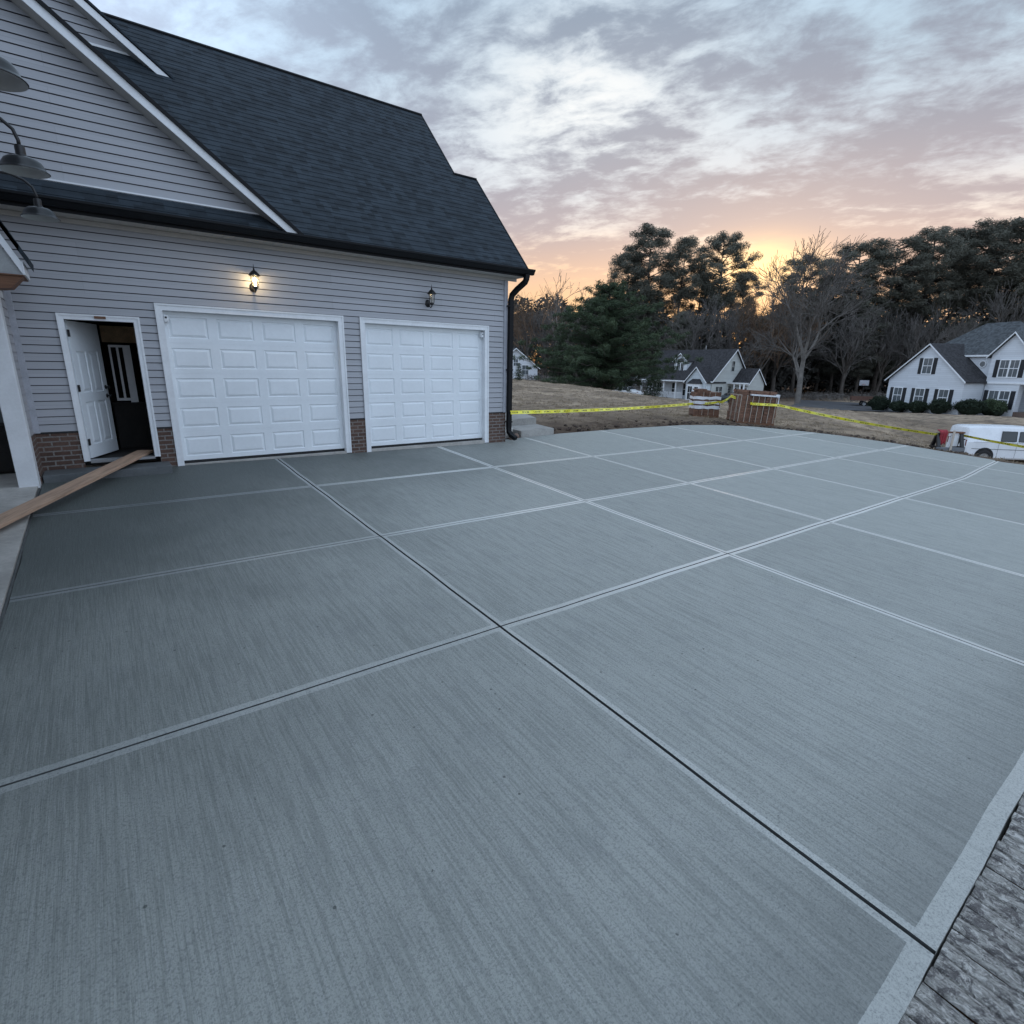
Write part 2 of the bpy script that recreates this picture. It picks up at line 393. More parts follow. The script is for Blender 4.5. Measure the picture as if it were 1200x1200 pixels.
# ------------------------------------------------------------------ driveway slab with tooled joints
def concrete_mat(name, smooth):
    m, nt, b = new_mat(name); tc = nd(nt, 'ShaderNodeTexCoord').outputs['Object']
    rt = (0, 0, math.radians(-3.5))
    s1 = noise(nt, mapping(nt, tc, (70, 2.6, 1), rt), 1.0, 2, .6)
    s2 = noise(nt, mapping(nt, tc, (20, .8, 1), rt), 1.0, 5, .65)
    s3 = noise(nt, mapping(nt, tc, (210, 5, 1), rt), 1.0, 2, .6)
    bl = noise(nt, tc, .55, 5, .6, .4); bl2 = noise(nt, tc, 3.2, 5, .65); gr = noise(nt, tc, 130, 3, .75); pit = noise(nt, tc, 75, 2, .5)
    sx = nd(nt, 'ShaderNodeSeparateXYZ'); lk(nt, tc, sx.inputs[0])
    # slab still damp by the house and along the porch, dry toward the open side
    dx = mth(nt, 'MULTIPLY', mth(nt, 'MULTIPLY', mth(nt, 'SUBTRACT', 2.9, sx.outputs[0]), .19), mth(nt, 'ADD', mth(nt, 'MULTIPLY', sx.outputs[1], .13), .12, True))
    dy = mth(nt, 'MULTIPLY', mth(nt, 'SUBTRACT', sx.outputs[1], 5.5), .15)
    # the last bay to be poured: right of the house the drying front runs off at an angle
    right = mth(nt, 'MULTIPLY', mth(nt, 'MAXIMUM', mth(nt, 'SUBTRACT', sx.outputs[0], 4.5), 0.0), -.16)
    wet = mth(nt, 'ADD', mth(nt, 'ADD', mth(nt, 'MAXIMUM', dx, -.12), mth(nt, 'MAXIMUM', dy, -.1)), right)
    wet = mth(nt, 'ADD', wet, mth(nt, 'MULTIPLY', mth(nt, 'SUBTRACT', bl, .5), .7))
    wet = mth(nt, 'ADD', wet, mth(nt, 'MULTIPLY', mth(nt, 'SUBTRACT', s2, .5), .10))
    wf = sstep(nt, wet, -.25, .95)
    dry = (.39, .405, .378) if not smooth else (.49, .50, .47)
    wetc = (.10, .114, .107) if not smooth else (.17, .19, .195)
    c = mix(nt, wf, dry, wetc)
    k = .62 if not smooth else .2
    c = mix(nt, mth(nt, 'MULTIPLY', sstep(nt, s1, .44, .62), k*.6), c, mix(nt, wf, (.175, .19, .176), (.068, .078, .073)))
    c = mix(nt, mth(nt, 'MULTIPLY', sstep(nt, s2, .5, .70), k*.38), c, mix(nt, wf, (.215, .228, .212), (.08, .09, .085)))
    c = mix(nt, mth(nt, 'MULTIPLY', sstep(nt, s3, .52, .68), k*.75), c, mix(nt, wf, (.42, .435, .425), (.165, .18, .18)))
    c = mix(nt, mth(nt, 'MULTIPLY', sstep(nt, bl2, .5, .75), .22), c, mix(nt, wf, (.22, .235, .24), (.09, .10, .105)))
    c = mix(nt, mth(nt, 'MULTIPLY', sstep(nt, gr, .48, .66), .62), c, mix(nt, .62, c, (.085, .095, .095)))
    c = mix(nt, mth(nt, 'MULTIPLY', sstep(nt, noise(nt, tc, 85, 2, .6), .54, .62), .36), c, mix(nt, wf, (.13, .14, .14), (.07, .08, .08)))
    c = mix(nt, mth(nt, 'MULTIPLY', sstep(nt, pit, .70, .76), .55), c, (.06, .065, .07))
    if smooth:                                   # grazing sky sheen painted as near-white colour on bands of the open side
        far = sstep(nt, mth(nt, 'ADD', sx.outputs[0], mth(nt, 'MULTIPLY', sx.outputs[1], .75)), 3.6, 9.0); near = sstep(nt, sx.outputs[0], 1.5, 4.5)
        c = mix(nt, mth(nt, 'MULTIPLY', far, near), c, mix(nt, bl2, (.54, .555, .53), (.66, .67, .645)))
    tn = nd(nt, 'ShaderNodeAttribute', attribute_name='tone').outputs['Fac']
    hs = nd(nt, 'ShaderNodeHueSaturation'); lk(nt, c, hs.inputs['Color']); lk(nt, tn, hs.inputs['Value'])
    # bits of grit and small bug holes, and a damp margin along the near form edge
    vo = nd(nt, 'ShaderNodeTexVoronoi', i_Scale=9.0); lk(nt, tc, vo.inputs['Vector']); sz = noise(nt, tc, 4.7, 2)
    sp = mth(nt, 'MULTIPLY', mth(nt, 'LESS_THAN', vo.outputs['Distance'], .075), mth(nt, 'GREATER_THAN', sz, .57))
    ed = mth(nt, 'MULTIPLY', sstep(nt, mth(nt, 'ADD', sx.outputs[1], mth(nt, 'MULTIPLY', bl2, 1.1)), 1.75, .6), .45 if not smooth else .12)
    c2 = mix(nt, mth(nt, 'MULTIPLY', sp, .7), hs.outputs[0], (.05, .055, .055)); c2 = mix(nt, ed, c2, (.10, .11, .11))
    lk(nt, c2, b.inputs['Base Color'])
    r = nd(nt, 'ShaderNodeMapRange', i_3=.66 if not smooth else .34, i_4=.56 if not smooth else .40); lk(nt, wf, r.inputs[0]); lk(nt, r.outputs[0], b.inputs['Roughness'])
    b.inputs['Specular IOR Level'].default_value = .35 if not smooth else .6
    if not smooth: bump(nt, b, mth(nt, 'ADD', mth(nt, 'ADD', s1, mth(nt, 'MULTIPLY', s3, .7)), mth(nt, 'MULTIPLY', gr, .9)), .8, .005)
    else: bump(nt, b, mth(nt, 'ADD', pit, bl2), .08, .004)
    return m
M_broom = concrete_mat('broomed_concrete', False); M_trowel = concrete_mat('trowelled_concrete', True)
M_groove = plain('joint_groove', (.085, .09, .09), .8, .2)
JX = [(2.42, .052, .0115), (5.82, .052, .0065), (8.5, .044, .005), (11.5, .042, .005), (14.6, .042, .005), (17.4, .042, .005)]
JY = [(3.35, .058, .0075), (5.83, .056, .006), (8.35, .052, .005)]
def driveway():
    bm = bmesh.new(); vs = [bm.verts.new((x, y, 0)) for x, y in SLAB]; bm.faces.new(vs)
    def cut(p, n):
        bmesh.ops.bisect_plane(bm, geom=bm.verts[:]+bm.edges[:]+bm.faces[:], plane_co=p, plane_no=n, dist=1e-5)
    for k in range(1, 42): cut((-.88+k*.5, 0, 0), (1, 0, 0))
    for k in range(1, 22): cut((0, .2+k*.5, 0), (0, 1, 0))
    for x, w, g in JX:
        for o in (-w, -g, g, w): cut((x+o, 0, 0), (1, 0, 0))
    for y, w, g in JY:
        for o in (-w, -g, g, w): cut((0, y+o, 0), (0, 1, 0))
    cut((0, .348, 0), (0, 1, 0)); cut((18.9, 0, 0), (1, 0, 0))
    tones = {}; rr = random.Random(3)
    for f in bm.faces:
        c = f.calc_center_median(); ax = min(JX, key=lambda j: abs(c.x-j[0])); ay = min(JY, key=lambda j: abs(c.y-j[0]))
        gx = abs(c.x-ax[0]) < ax[2]; gy = abs(c.y-ay[0]) < ay[2]
        bx_ = abs(c.x-ax[0]) < ax[1]; by_ = abs(c.y-ay[0]) < ay[1]
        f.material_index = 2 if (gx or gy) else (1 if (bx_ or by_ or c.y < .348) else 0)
    for f in bm.faces:
        c = f.calc_center_median(); key = (sum(c.x > j[0] for j in JX), sum(c.y > j[0] for j in JY))
        if key not in tones: tones[key] = rr.uniform(.93, 1.07)
    gf = [f for f in bm.faces if f.material_index == 2]
    ret = bmesh.ops.extrude_face_region(bm, geom=gf)
    bmesh.ops.delete(bm, geom=gf, context='FACES_ONLY')
    for v in [g for g in ret['geom'] if isinstance(g, bmesh.types.BMVert)]: v.co.z -= .022
    top = [f for f in bm.faces if abs(f.normal.z) > .5]
    for f in bm.faces:
        if abs(f.normal.z) < .5: f.material_index = 2
    # outer skirt
    be = [e for e in bm.edges if len(e.link_faces) == 1]
    r2 = bmesh.ops.extrude_edge_only(bm, edges=be)
    for v in [g for g in r2['geom'] if isinstance(g, bmesh.types.BMVert)]: v.co.z -= .14
    for f in r2['geom']:
        if isinstance(f, bmesh.types.BMFace): f.material_index = 1
    bmesh.ops.recalc_face_normals(bm, faces=bm.faces[:])
    bm.faces.ensure_lookup_table()
    if sum(f.normal.z for f in bm.faces) < 0: bmesh.ops.reverse_faces(bm, faces=bm.faces[:])
    tv = []
    for f in bm.faces:
        c = f.calc_center_median(); key = (sum(c.x > j[0] for j in JX), sum(c.y > j[0] for j in JY)); tv.append(tones.get(key, 1.0))
    for v in bm.verts:
        x, y = v.co.x, v.co.y
        if y < 10.3: v.co.x += .004*math.sin(y*2.3+x)+.003*math.sin(y*6.1+x*2); v.co.y += .004*math.sin(x*2.0+y*1.3)+.003*math.sin(x*5.7)
        if x > 15 and abs(y-3.35) < .2: v.co.y += (x-15)*.07
        v.co.z += slab_z(x, y)
    me = bpy.data.meshes.new('driveway'); bm.to_mesh(me); bm.free()
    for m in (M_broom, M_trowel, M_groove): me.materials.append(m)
    a = me.attributes.new('tone', 'FLOAT', 'FACE'); a.data.foreach_set('value', tv)
    o = bpy.data.objects.new('driveway', me); C.objects.link(o); o['kind'] = 'structure'
driveway()

# porch slab left of the driveway, separated by a felt strip
b = MB(); b.box(-7, -.905, 2.0, 9.75, -.6, 0)
for i, v in enumerate(b.v): v.z = (slab_z(v.x, v.y)+.035) if v.z > -.1 else -1.2
b.build('porch_pavement', M_conc_old, kind='structure')
b = MB(); b.box(-.9, -.882, 2.0, 9.7, -.6, 0)
for v in b.v: v.z = (slab_z(v.x, v.y)+.012) if v.z > -.1 else -.9
b.build('expansion_strip_pavement', M_groove, kind='structure')
# ------------------------------------------------------------------ the garage house
YW = 10.5
XL, XR = -.88, 7.65
ZB, ZS = .638, 3.60
ROOF_K = 1.07
def roofz(y): return 3.735+ROOF_K*(y-10.1)
HB = Vector((3.4, 10.5, 0))
house = tag(empty('garage_house', HB), 'grey vinyl sided house with two white garage doors and a dark shingle roof', 'house')
def hp(b, name, mats, parent=None, **kw):
    if parent is None: return b.build(name, mats, house, loc=-HB, **kw)
    return b.build(name, mats, parent, **kw)

M_lap = plain('lap_shadow', (.085, .09, .10), .8, .1)
OPEN = [(-.376, .615, .176, 2.334), (.842, 3.829, 0, 2.56), (4.155, 7.144, 0, 2.56)]   # outer edges of the trims
def lap_courses(b, z0, z1, step, spans, P, lip=.014):
    """spans(za, zb) -> list of ((xl, xr) at za, (xl, xr) at zb); P(x, out, z) -> point"""
    z = z0
    while z < z1-1e-4:
        zt = min(z+step, z1)
        for (a0, a1), (c0, c1) in spans(z, zt):
            if a1-a0 < .01: continue
            h = .0115; k = h/(zt-z) if zt > z else 0
            d0, d1 = a0+(c0-a0)*k, a1+(c1-a1)*k
            b.poly([P(d0, lip, z+h), P(d1, lip, z+h), P(c1, .002, zt), P(c0, .002, zt)])
            b.poly([P(a0, -.010, z-.002), P(a1, -.010, z-.002), P(d1, -.010, z+h), P(d0, -.010, z+h)], 1)
            b.poly([P(d0, -.010, z+h), P(d1, -.010, z+h), P(d1, lip, z+h), P(d0, lip, z+h)], 1)
            b.poly([P(a0, -.010, z), P(a1, -.010, z), P(a1, .003, z), P(a0, .003, z)], 1)
        z = zt
def wall_spans(za, zb):
    zm = (za+zb)/2; xs = [(XL, XR)]
    for o in OPEN:
        if o[2] < zm < o[3]:
            xs = [q for (p0, p1) in xs for q in ((p0, min(p1, o[0])), (max(p0, o[1]), p1)) if q[1]-q[0] > .01]
    return [((p, q), (p, q)) for p, q in xs]
# course edges line up with the head of the doors
b = MB()
lap_courses(b, ZB, 3.62, (2.334-ZB)/15, wall_spans, lambda x, o, z: (x, YW-o, z))
hp(b, 'siding', [M_siding, M_lap], fix=False)
# solid wall body: side and rear walls, returns of the openings
b = MB()
b.box(XR-.12, XR-.003, YW+.003, 14.2, 0, 3.6); b.poly([(XR-.003, 10.5, 3.6), (XR-.003, 14.2, 3.6), (XR-.003, 12.24, 5.85)])
b.box(7.0, 7.1, 12.3, 17.2, 3.6, 3.9); b.poly([(7.1, 10.9, 4.3), (7.1, 16.8, 4.3), (7.1, 13.8, 7.5)])
b.box(XL-6, XR-.13, 17.15, 17.3, 0, 3.6); b.box(-.9+.02, -.75, 13.2, 17.1, 0, 3.6)
hp(b, 'side_wall', M_siding)
for x0, x1 in ((XL, -.376), (.615, .842), (3.829, 4.155), (7.144, XR)):
    b = MB(); b.box(x0, x1, YW-.018, YW+.1, -.2, ZB); o = hp(b, 'brick_base', M_brick)
    b = MB(); b.box(x0-.001, x1+.001, YW-.028, YW+.05, ZB-.014, ZB+.004); b.build('flashing', M_iron, o)
for x0, x1, yb in ((XL-.022, XL+.062, .03), (XR-.075, XR+.018, .05)):
    b = MB(); b.box(x0, x1, YW-.034, YW+yb, ZB, 3.62); hp(b, 'corner_trim', M_corner)
# soffit, frieze
b = MB(); b.box(-1.2, 7.93, 10.102, YW-.01, 3.616, 3.632)
for i in range(60):
    x = -1.1+i*.15; b.box(x, x+.012, 10.12, YW-.03, 3.611, 3.616)
b.box(-1.2, 7.9, YW-.045, YW-.01, 3.55, 3.612)
hp(b, 'soffit', M_soffit)
# gutter: K profile
gp = [(10.1, 3.655), (10.03, 3.655), (10.015, 3.68), (9.995, 3.72), (9.975, 3.735), (9.975, 3.765), (9.99, 3.765), (9.99, 3.745), (10.09, 3.745), (10.09, 3.765), (10.1, 3.765)]
b = MB(); b.prism(gp, 'x', -1.3, 8.06); hp(b, 'gutter', M_black)
b = MB(); b.prism([(10.101, 3.61), (10.12, 3.61), (10.12, 3.75), (10.101, 3.75)], 'x', -1.3, 8.0); hp(b, 'fascia', M_black)
def rect_pipe(b, pts, w, d):
    pts = [Vector(p) for p in pts]; rings = []
    for j, p in enumerate(pts):
        t = (pts[min(j+1, len(pts)-1)]-pts[max(j-1, 0)]).normalized(); u = Vector((1, 0, 0)); u = (u-t*u.dot(t)).normalized(); v = t.cross(u)
        rings.append(b.add([p+u*w/2+v*d/2, p-u*w/2+v*d/2, p-u*w/2-v*d/2, p+u*w/2-v*d/2]))
    for j in range(len(pts)-1):
        for k in range(4): b.f.append((rings[j]+k, rings[j]+(k+1) % 4, rings[j+1]+(k+1) % 4, rings[j+1]+k)); b.m.append(0)
    b.f.append(tuple(rings[0]+k for k in range(4))); b.f.append(tuple(rings[-1]+k for k in range(4))); b.m += [0, 0]
b = MB(); rect_pipe(b, [(7.86, 10.04, 3.66), (7.86, 10.05, 3.56), (7.85, 10.08, 3.5), (7.78, 10.28, 3.36), (7.73, 10.39, 3.25), (7.715, 10.41, 3.15), (7.70, 10.41, .26), (7.70, 10.40, .18), (7.72, 10.34, .10), (7.76, 10.2, .03)], .105, .085)
for z in (3.0, 1.6, .4): b.box(7.63, 7.77, 10.36, 10.47, z, z+.03)
hp(b, 'downspout', M_black)

# ---- roof: shingle courses are modelled as thin overlapping steps
def shingle_plane(b, s0, s1, step, spans, P, lip=.009):
    s = s0; k = 0
    while s < s1-1e-4:
        st = min(s+step, s1)
        for a0, a1 in spans((s+st)/2):
            if a1-a0 < .005: continue
            b.poly([P(a0, s, lip), P(a1, s, lip), P(a1, st, .002), P(a0, st, .002)])
            b.poly([P(a0, s, -.004), P(a1, s, -.004), P(a1, s, lip), P(a0, s, lip)])
        s = st
cs = 1/math.sqrt(1+ROOF_K**2); sn = ROOF_K*cs
def RP(x, s, o): return (x, 10.1+s*cs-o*sn, 3.735+s*sn+o*cs)
S_END = (13.8-10.1)/cs; S_JOG = (12.24-10.1)/cs
b = MB(); shingle_plane(b, -.02, S_END, .142, lambda s: [(-6, 7.97)] if s < S_JOG else [(-6, 7.36)], RP)
# back slopes
b.poly([(-6, 13.8, 7.695), (7.36, 13.8, 7.695), (7.36, 17.5, 3.73), (-6, 17.5, 3.73)])
b.poly([(7.3, 12.24, 6.03), (7.97, 12.24, 6.03), (7.97, 14.35, 3.77), (7.3, 14.35, 3.77)])
hp(b, 'roof', M_shingle, fix=False)
b = MB()
b.tube([(-6, 13.8, 7.70), (7.37, 13.8, 7.70)], .035, 6)
b.tube([(7.33, 12.24, 6.035), (7.975, 12.24, 6.035)], .03, 6)
def bar(b, p, q, w, h):
    """rectangular bar from p to q, w = sideways (x), h = vertical"""
    p = Vector(p); q = Vector(q); t = (q-p).normalized(); u = Vector((1, 0, 0)) if abs(t.x) < .5 else Vector((0, 1, 0)); v = t.cross(u).normalized()
    r0 = b.add([p+u*w/2+v*h/2, p-u*w/2+v*h/2, p-u*w/2-v*h/2, p+u*w/2-v*h/2]); r1 = b.add([q+u*w/2+v*h/2, q-u*w/2+v*h/2, q-u*w/2-v*h/2, q+u*w/2-v*h/2])
    for k in range(4): b.f.append((r0+k, r0+(k+1) % 4, r1+(k+1) % 4, r1+k)); b.m.append(0)
    b.f.append((r0, r0+1, r0+2, r0+3)); b.f.append((r1+3, r1+2, r1+1, r1)); b.m += [0, 0]
bar(b, (7.975, 10.07, 3.69), (7.975, 12.24, 6.01), .03, .05); bar(b, (7.365, 12.24, 6.01), (7.365, 13.81, 7.69), .03, .05)
hp(b, 'ridge_cap', M_black)

# ---- large cross gable over the garage
GK = .742
def gab(x): return 4.06+GK*(2.58-x)
GX0 = -1.6
b = MB()
lap_courses(b, 4.06, gab(GX0), .1165, lambda a, c: [((GX0, 2.58-(a-4.06)/GK), (GX0, 2.58-(c-4.06)/GK))], lambda x, o, z: (x, 10.42-o, z))
hp(b, 'gable_siding', [M_siding, M_lap], fix=False)
b = MB()                                                    # mirror half hidden past the frame
lap_courses(b, 4.06, gab(GX0), .1165, lambda a, c: [((-5.78+(a-4.06)/GK, GX0), (-5.78+(c-4.06)/GK, GX0))], lambda x, o, z: (x, 10.42-o, z))
hp(b, 'gable_siding', [M_siding, M_lap], fix=False)
b = MB(); b.box(GX0-3, 2.56, 10.375, 10.43, 4.03, 4.065); hp(b, 'gable_trim', M_white)
def rake(b, y0, y1, xa, za, xb, zb, t0, t1):
    """sloping board between vertical offsets t0..t1 below the line a-b"""
    b.prism([(xa, za-t1), (xb, zb-t1), (xb, zb-t0), (xa, za-t0)], 'y', y0, y1)
def rk(x): return 3.77+GK*(3.05-x)
b = MB(); b.prism([(3.05-(3.76-3.77+.135)/GK, 3.76), (3.06, 3.76), (GX0, rk(GX0)), (GX0, rk(GX0)-.135)], 'y', 10.1, 10.12); hp(b, 'rake_board', M_white)
b = MB(); rake(b, 10.121, 10.42, 2.98, rk(2.98), GX0, rk(GX0), .122, .134); hp(b, 'rake_soffit', M_soffit)
b = MB(); rake(b, 10.095, 13.4, 3.16, rk(3.16)+.01, GX0, rk(GX0)+.01, -.055, -.012); hp(b, 'gable_roof', M_shingle)
b = MB(); rake(b, 10.062, 10.09, 3.15, rk(3.15), GX0, rk(GX0), -.055, .0); hp(b, 'drip_edge', M_black)
b = MB(); bar(b, (GX0, 10.1, rk(GX0)), (GX0-3.2, 10.1, rk(GX0)-3.2*GK), .05, .17)
b.prism([(GX0, rk(GX0)), (GX0, rk(GX0)+.05), (GX0-4.8, rk(GX0)-4.8*GK+.05), (GX0-4.8, rk(GX0)-4.8*GK)], 'y', 10.06, 13.4); hp(b, 'gable_roof', M_shingle)
# ---- second gable of the main house, set back on the roof
G2 = .70
def g2(x): return 6.58+G2*(1.80-x)
b = MB()
lap_courses(b, 6.86, 6.86+G2*3.1, .1165, lambda a, c: [((-1.7, 1.36-(a-6.86)/G2), (-1.7, 1.36-(c-6.86)/G2))], lambda x, o, z: (x, 13.02-o, z))
hp(b, 'gable_siding', [M_siding, M_lap], fix=False)
b = MB(); b.box(-2, 1.4, 12.985, 13.03, 6.84, 6.875); hp(b, 'gable_trim', M_white)
b = MB(); rake(b, 12.77, 12.79, 1.79, g2(1.79), -1.7, g2(-1.7), 0, .13); hp(b, 'rake_board', M_white)
b = MB(); rake(b, 12.791, 13.02, 1.75, g2(1.75), -1.7, g2(-1.7), .118, .129); hp(b, 'rake_soffit', M_soffit)
b = MB(); rake(b, 12.74, 18, 1.86, g2(1.86)+.01, -1.7, g2(-1.7)+.01, -.05, -.01); b.prism([(-1.7, g2(-1.7)), (-1.7, g2(-1.7)+.06), (-6, g2(-1.7)-3), (-6, g2(-1.7)-3.06)], 'y', 12.74, 18)
hp(b, 'gable_roof', M_shingle)

# ---- garage doors
def garage_door(x0, x1, z0, z1):
    b = MB(); y = YW+.10; n = 5; cols = 4; H = (z1-z0)/n
    fx = (x1-x0)/cols
    for r in range(n):
        za, zc = z0+r*H+.004, z0+(r+1)*H-.004
        for c in range(cols):
            xa, xc = x0+c*fx, x0+(c+1)*fx
            px0, px1 = xa+fx*.098, xc-fx*.098; pz0, pz1 = za+H*.15, zc-H*.15
            # flat rail around the panel
            b.poly([(xa, y, za), (xc, y, za), (px1, y, pz0), (px0, y, pz0)]); b.poly([(px1, y, pz0), (xc, y, za), (xc, y, zc), (px1, y, pz1)])
            b.poly([(px0, y, pz1), (px1, y, pz1), (xc, y, zc), (xa, y, zc)]); b.poly([(xa, y, za), (px0, y, pz0), (px0, y, pz1), (xa, y, zc)])
            prev = (0, 0)
            for ins, dep in ((.012, .012), (.022, .012), (.055, -.002)):
                q0, p0 = prev
                A = [(px0+q0, y+p0, pz0+q0), (px1-q0, y+p0, pz0+q0), (px1-q0, y+p0, pz1-q0), (px0+q0, y+p0, pz1-q0)]
                B = [(px0+ins, y+dep, pz0+ins), (px1-ins, y+dep, pz0+ins), (px1-ins, y+dep, pz1-ins), (px0+ins, y+dep, pz1-ins)]
                for k in range(4): b.poly([A[k], A[(k+1) % 4], B[(k+1) % 4], B[k]])
                prev = (ins, dep)
            b.poly(B)
        # tongue between sections
        b.poly([(x0, y+.006, zc), (x1, y+.006, zc), (x1, y+.006, zc+.008), (x0, y+.006, zc+.008)])
        b.poly([(x0, y, zc), (x1, y, zc), (x1, y+.006, zc), (x0, y+.006, zc)]); b.poly([(x0, y+.006, zc+.008), (x1, y+.006, zc+.008), (x1, y, zc+.008), (x0, y, zc+.008)])
    b.box(x0, x1, y+.03, y+.06, z0, z1)
    o = hp(b, 'garage_door', M_door, fix=False)
    s = MB(); s.box(x0, x1, y-.012, y+.02, z0-.045, z0-.002); s.build('bottom_seal', M_rubber, o)
    return o
def jamb_trim(x0, x1, z0, z1, w, name, head=True):
    """flat casing with a stepped back-band plus the reveal"""
    b = MB(); h = z1-w
    b.box(x0, x0+w, YW-.030, YW+.02, z0, z1); b.box(x1-w, x1, YW-.030, YW+.02, z0, z1); b.box(x0+w, x1-w, YW-.030, YW+.02, h, z1)
    b.box(x0-.004, x0+.022, YW-.042, YW-.03, z0, z1+.004); b.box(x1-.022, x1+.004, YW-.042, YW-.03, z0, z1+.004); b.box(x0+.022, x1-.022, YW-.042, YW-.03, z1-.022, z1+.004)
    b.box(x0+w-.015, x0+w, YW+.02, YW+.125, z0, h); b.box(x1-w, x1-w+.015, YW+.02, YW+.125, z0, h); b.box(x0+w-.015, x1-w+.015, YW+.02, YW+.125, h, h+.015)
    return hp(b, name, M_white)
for x0, x1 in ((.842, 3.829), (4.155, 7.144)):
    jamb_trim(x0, x1, -.02 if x0 < 2 else -.05, 2.56, .096, 'door_casing')
    garage_door(x0+.085, x1-.085, .05, 2.46)
    b = MB(); b.box(x0+.09, x1-.09, YW-.02, YW+.3, -.3, .006); hp(b, 'door_sill', M_conc_old)
# ---- entry door, swung into the garage
jamb_trim(-.376, .615, .176, 2.334, .075, 'door_casing')
b = MB(); b.box(-.30, .54, YW-.06, YW+.12, .15, .19); hp(b, 'door_sill', M_steel)
ang = math.radians(66)
def entry_door():
    b = MB(); w, h, t = .90, 2.05, .044
    panels = [(.13, .41, .20, .86), (.49, .77, .20, .86), (.13, .41, 1.0, 1.62), (.49, .77, 1.0, 1.62)]
    xs = sorted({0, w, *[p[0] for p in panels], *[p[1] for p in panels]}); zs = sorted({0, h, *[p[2] for p in panels], *[p[3] for p in panels]})
    for s, yy in ((-1, 0), (1, t)):
        for i in range(len(xs)-1):
            for j in range(len(zs)-1):
                cx, cz = (xs[i]+xs[i+1])/2, (zs[j]+zs[j+1])/2
                q = [p for p in panels if p[0] < cx < p[1] and p[2] < cz < p[3]]
                r = (xs[i], xs[i+1], zs[j], zs[j+1])
                if not q: b.poly([(r[0], yy, r[2]), (r[1], yy, r[2]), (r[1], yy, r[3]), (r[0], yy, r[3])]); continue
                prev = (0, 0)
                for ins, dep in ((.014, .012), (.03, .012), (.06, .002)):
                    A = [(r[0]+prev[0], yy-s*prev[1], r[2]+prev[0]), (r[1]-prev[0], yy-s*prev[1], r[2]+prev[0]), (r[1]-prev[0], yy-s*prev[1], r[3]-prev[0]), (r[0]+prev[0], yy-s*prev[1], r[3]-prev[0])]
                    B = [(r[0]+ins, yy-s*dep, r[2]+ins), (r[1]-ins, yy-s*dep, r[2]+ins), (r[1]-ins, yy-s*dep, r[3]-ins), (r[0]+ins, yy-s*dep, r[3]-ins)]
                    for k in range(4): b.poly([A[k], A[(k+1) % 4], B[(k+1) % 4], B[k]])
                    prev = (ins, dep)
                b.poly(B)
    for q in ([(0, 0, 0), (0, t, 0), (0, t, h), (0, 0, h)], [(w, 0, 0), (w, t, 0), (w, t, h), (w, 0, h)], [(0, 0, 0), (w, 0, 0), (w, t, 0), (0, t, 0)], [(0, 0, h), (w, 0, h), (w, t, h), (0, t, h)]): b.poly(q)
    d = b.build('entry_door', M_door, house, fix=True); d.location = Vector((-.285, YW+.13, .20))-HB; d.rotation_euler = (0, 0, ang)
    d['label'] = 'white panelled entry door standing open'
    for z, nm in ((.92, 'door_knob'), (1.06, 'deadbolt')):
        k = MB(); k.lathe([(0, -.065), (.022, -.064), (.030, -.05), (.022, -.035), (.012, -.03), (.012, -.008), (.034, -.006), (.034, 0)], 14, (w-.07, 0, z), axis='y')
        k.build(nm, M_iron, d, smooth=.6)
    for z in (.2, 1.02, 1.82): hg = MB(); hg.tube([(-.004, -.006, z), (-.004, -.006, z+.1)], .011, 8); hg.box(-.002, .05, -.0035, .0, z, z+.1); hg.build('hinge', M_iron, d)
entry_door()
b = MB(); b.box(.06, .20, YW-.050, YW-.031, 2.285, 2.32); hp(b, 'door_latch', M_brownwood)
# interior seen through the doorway
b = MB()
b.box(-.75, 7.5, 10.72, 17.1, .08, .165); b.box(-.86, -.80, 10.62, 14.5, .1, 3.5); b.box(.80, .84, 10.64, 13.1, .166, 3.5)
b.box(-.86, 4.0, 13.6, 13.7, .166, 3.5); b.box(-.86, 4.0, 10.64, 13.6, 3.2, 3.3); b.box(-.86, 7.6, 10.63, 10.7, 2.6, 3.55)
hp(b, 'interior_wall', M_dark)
b = MB(); b.box(.12, .79, 12.3, 12.34, 2.0, 2.28); hp(b, 'interior_panel', plain('pale_plywood', (.62, .44, .26), .7, .2))

# wooden step and plank at the doorway
b = MB(); b.bevbox(-.86, .72, 9.99, YW-.03, -.12, .088, .012)
o = b.build('concrete_step', M_conc_wet); tag(o, 'low dark fresh concrete step below the open entry door', 'step')

def white_frame():
    b = MB(); w, h = .31, .95
    b.box(0, .03, 0, .04, 0, h); b.box(w-.11, w, 0, .04, -.03, h); b.box(.03, w-.11, 0, .04, 0, .045); b.box(.03, w-.11, 0, .04, h-.04, h); b.box(.105, .14, 0, .04, .045, h-.04)
    o = b.build('window_frame', M_white); o.location = (.19, 11.93, 1.0)
    tag(o, 'empty white wooden frame with upright bars inside the dark doorway', 'wooden frame')
    return o
white_frame()
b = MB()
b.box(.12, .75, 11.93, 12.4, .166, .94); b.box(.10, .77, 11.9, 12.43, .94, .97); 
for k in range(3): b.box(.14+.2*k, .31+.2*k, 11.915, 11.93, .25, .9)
o = b.build('storage_cabinet', M_dark); tag(o, 'dark low cabinet at the back of the open doorway', 'cabinet')
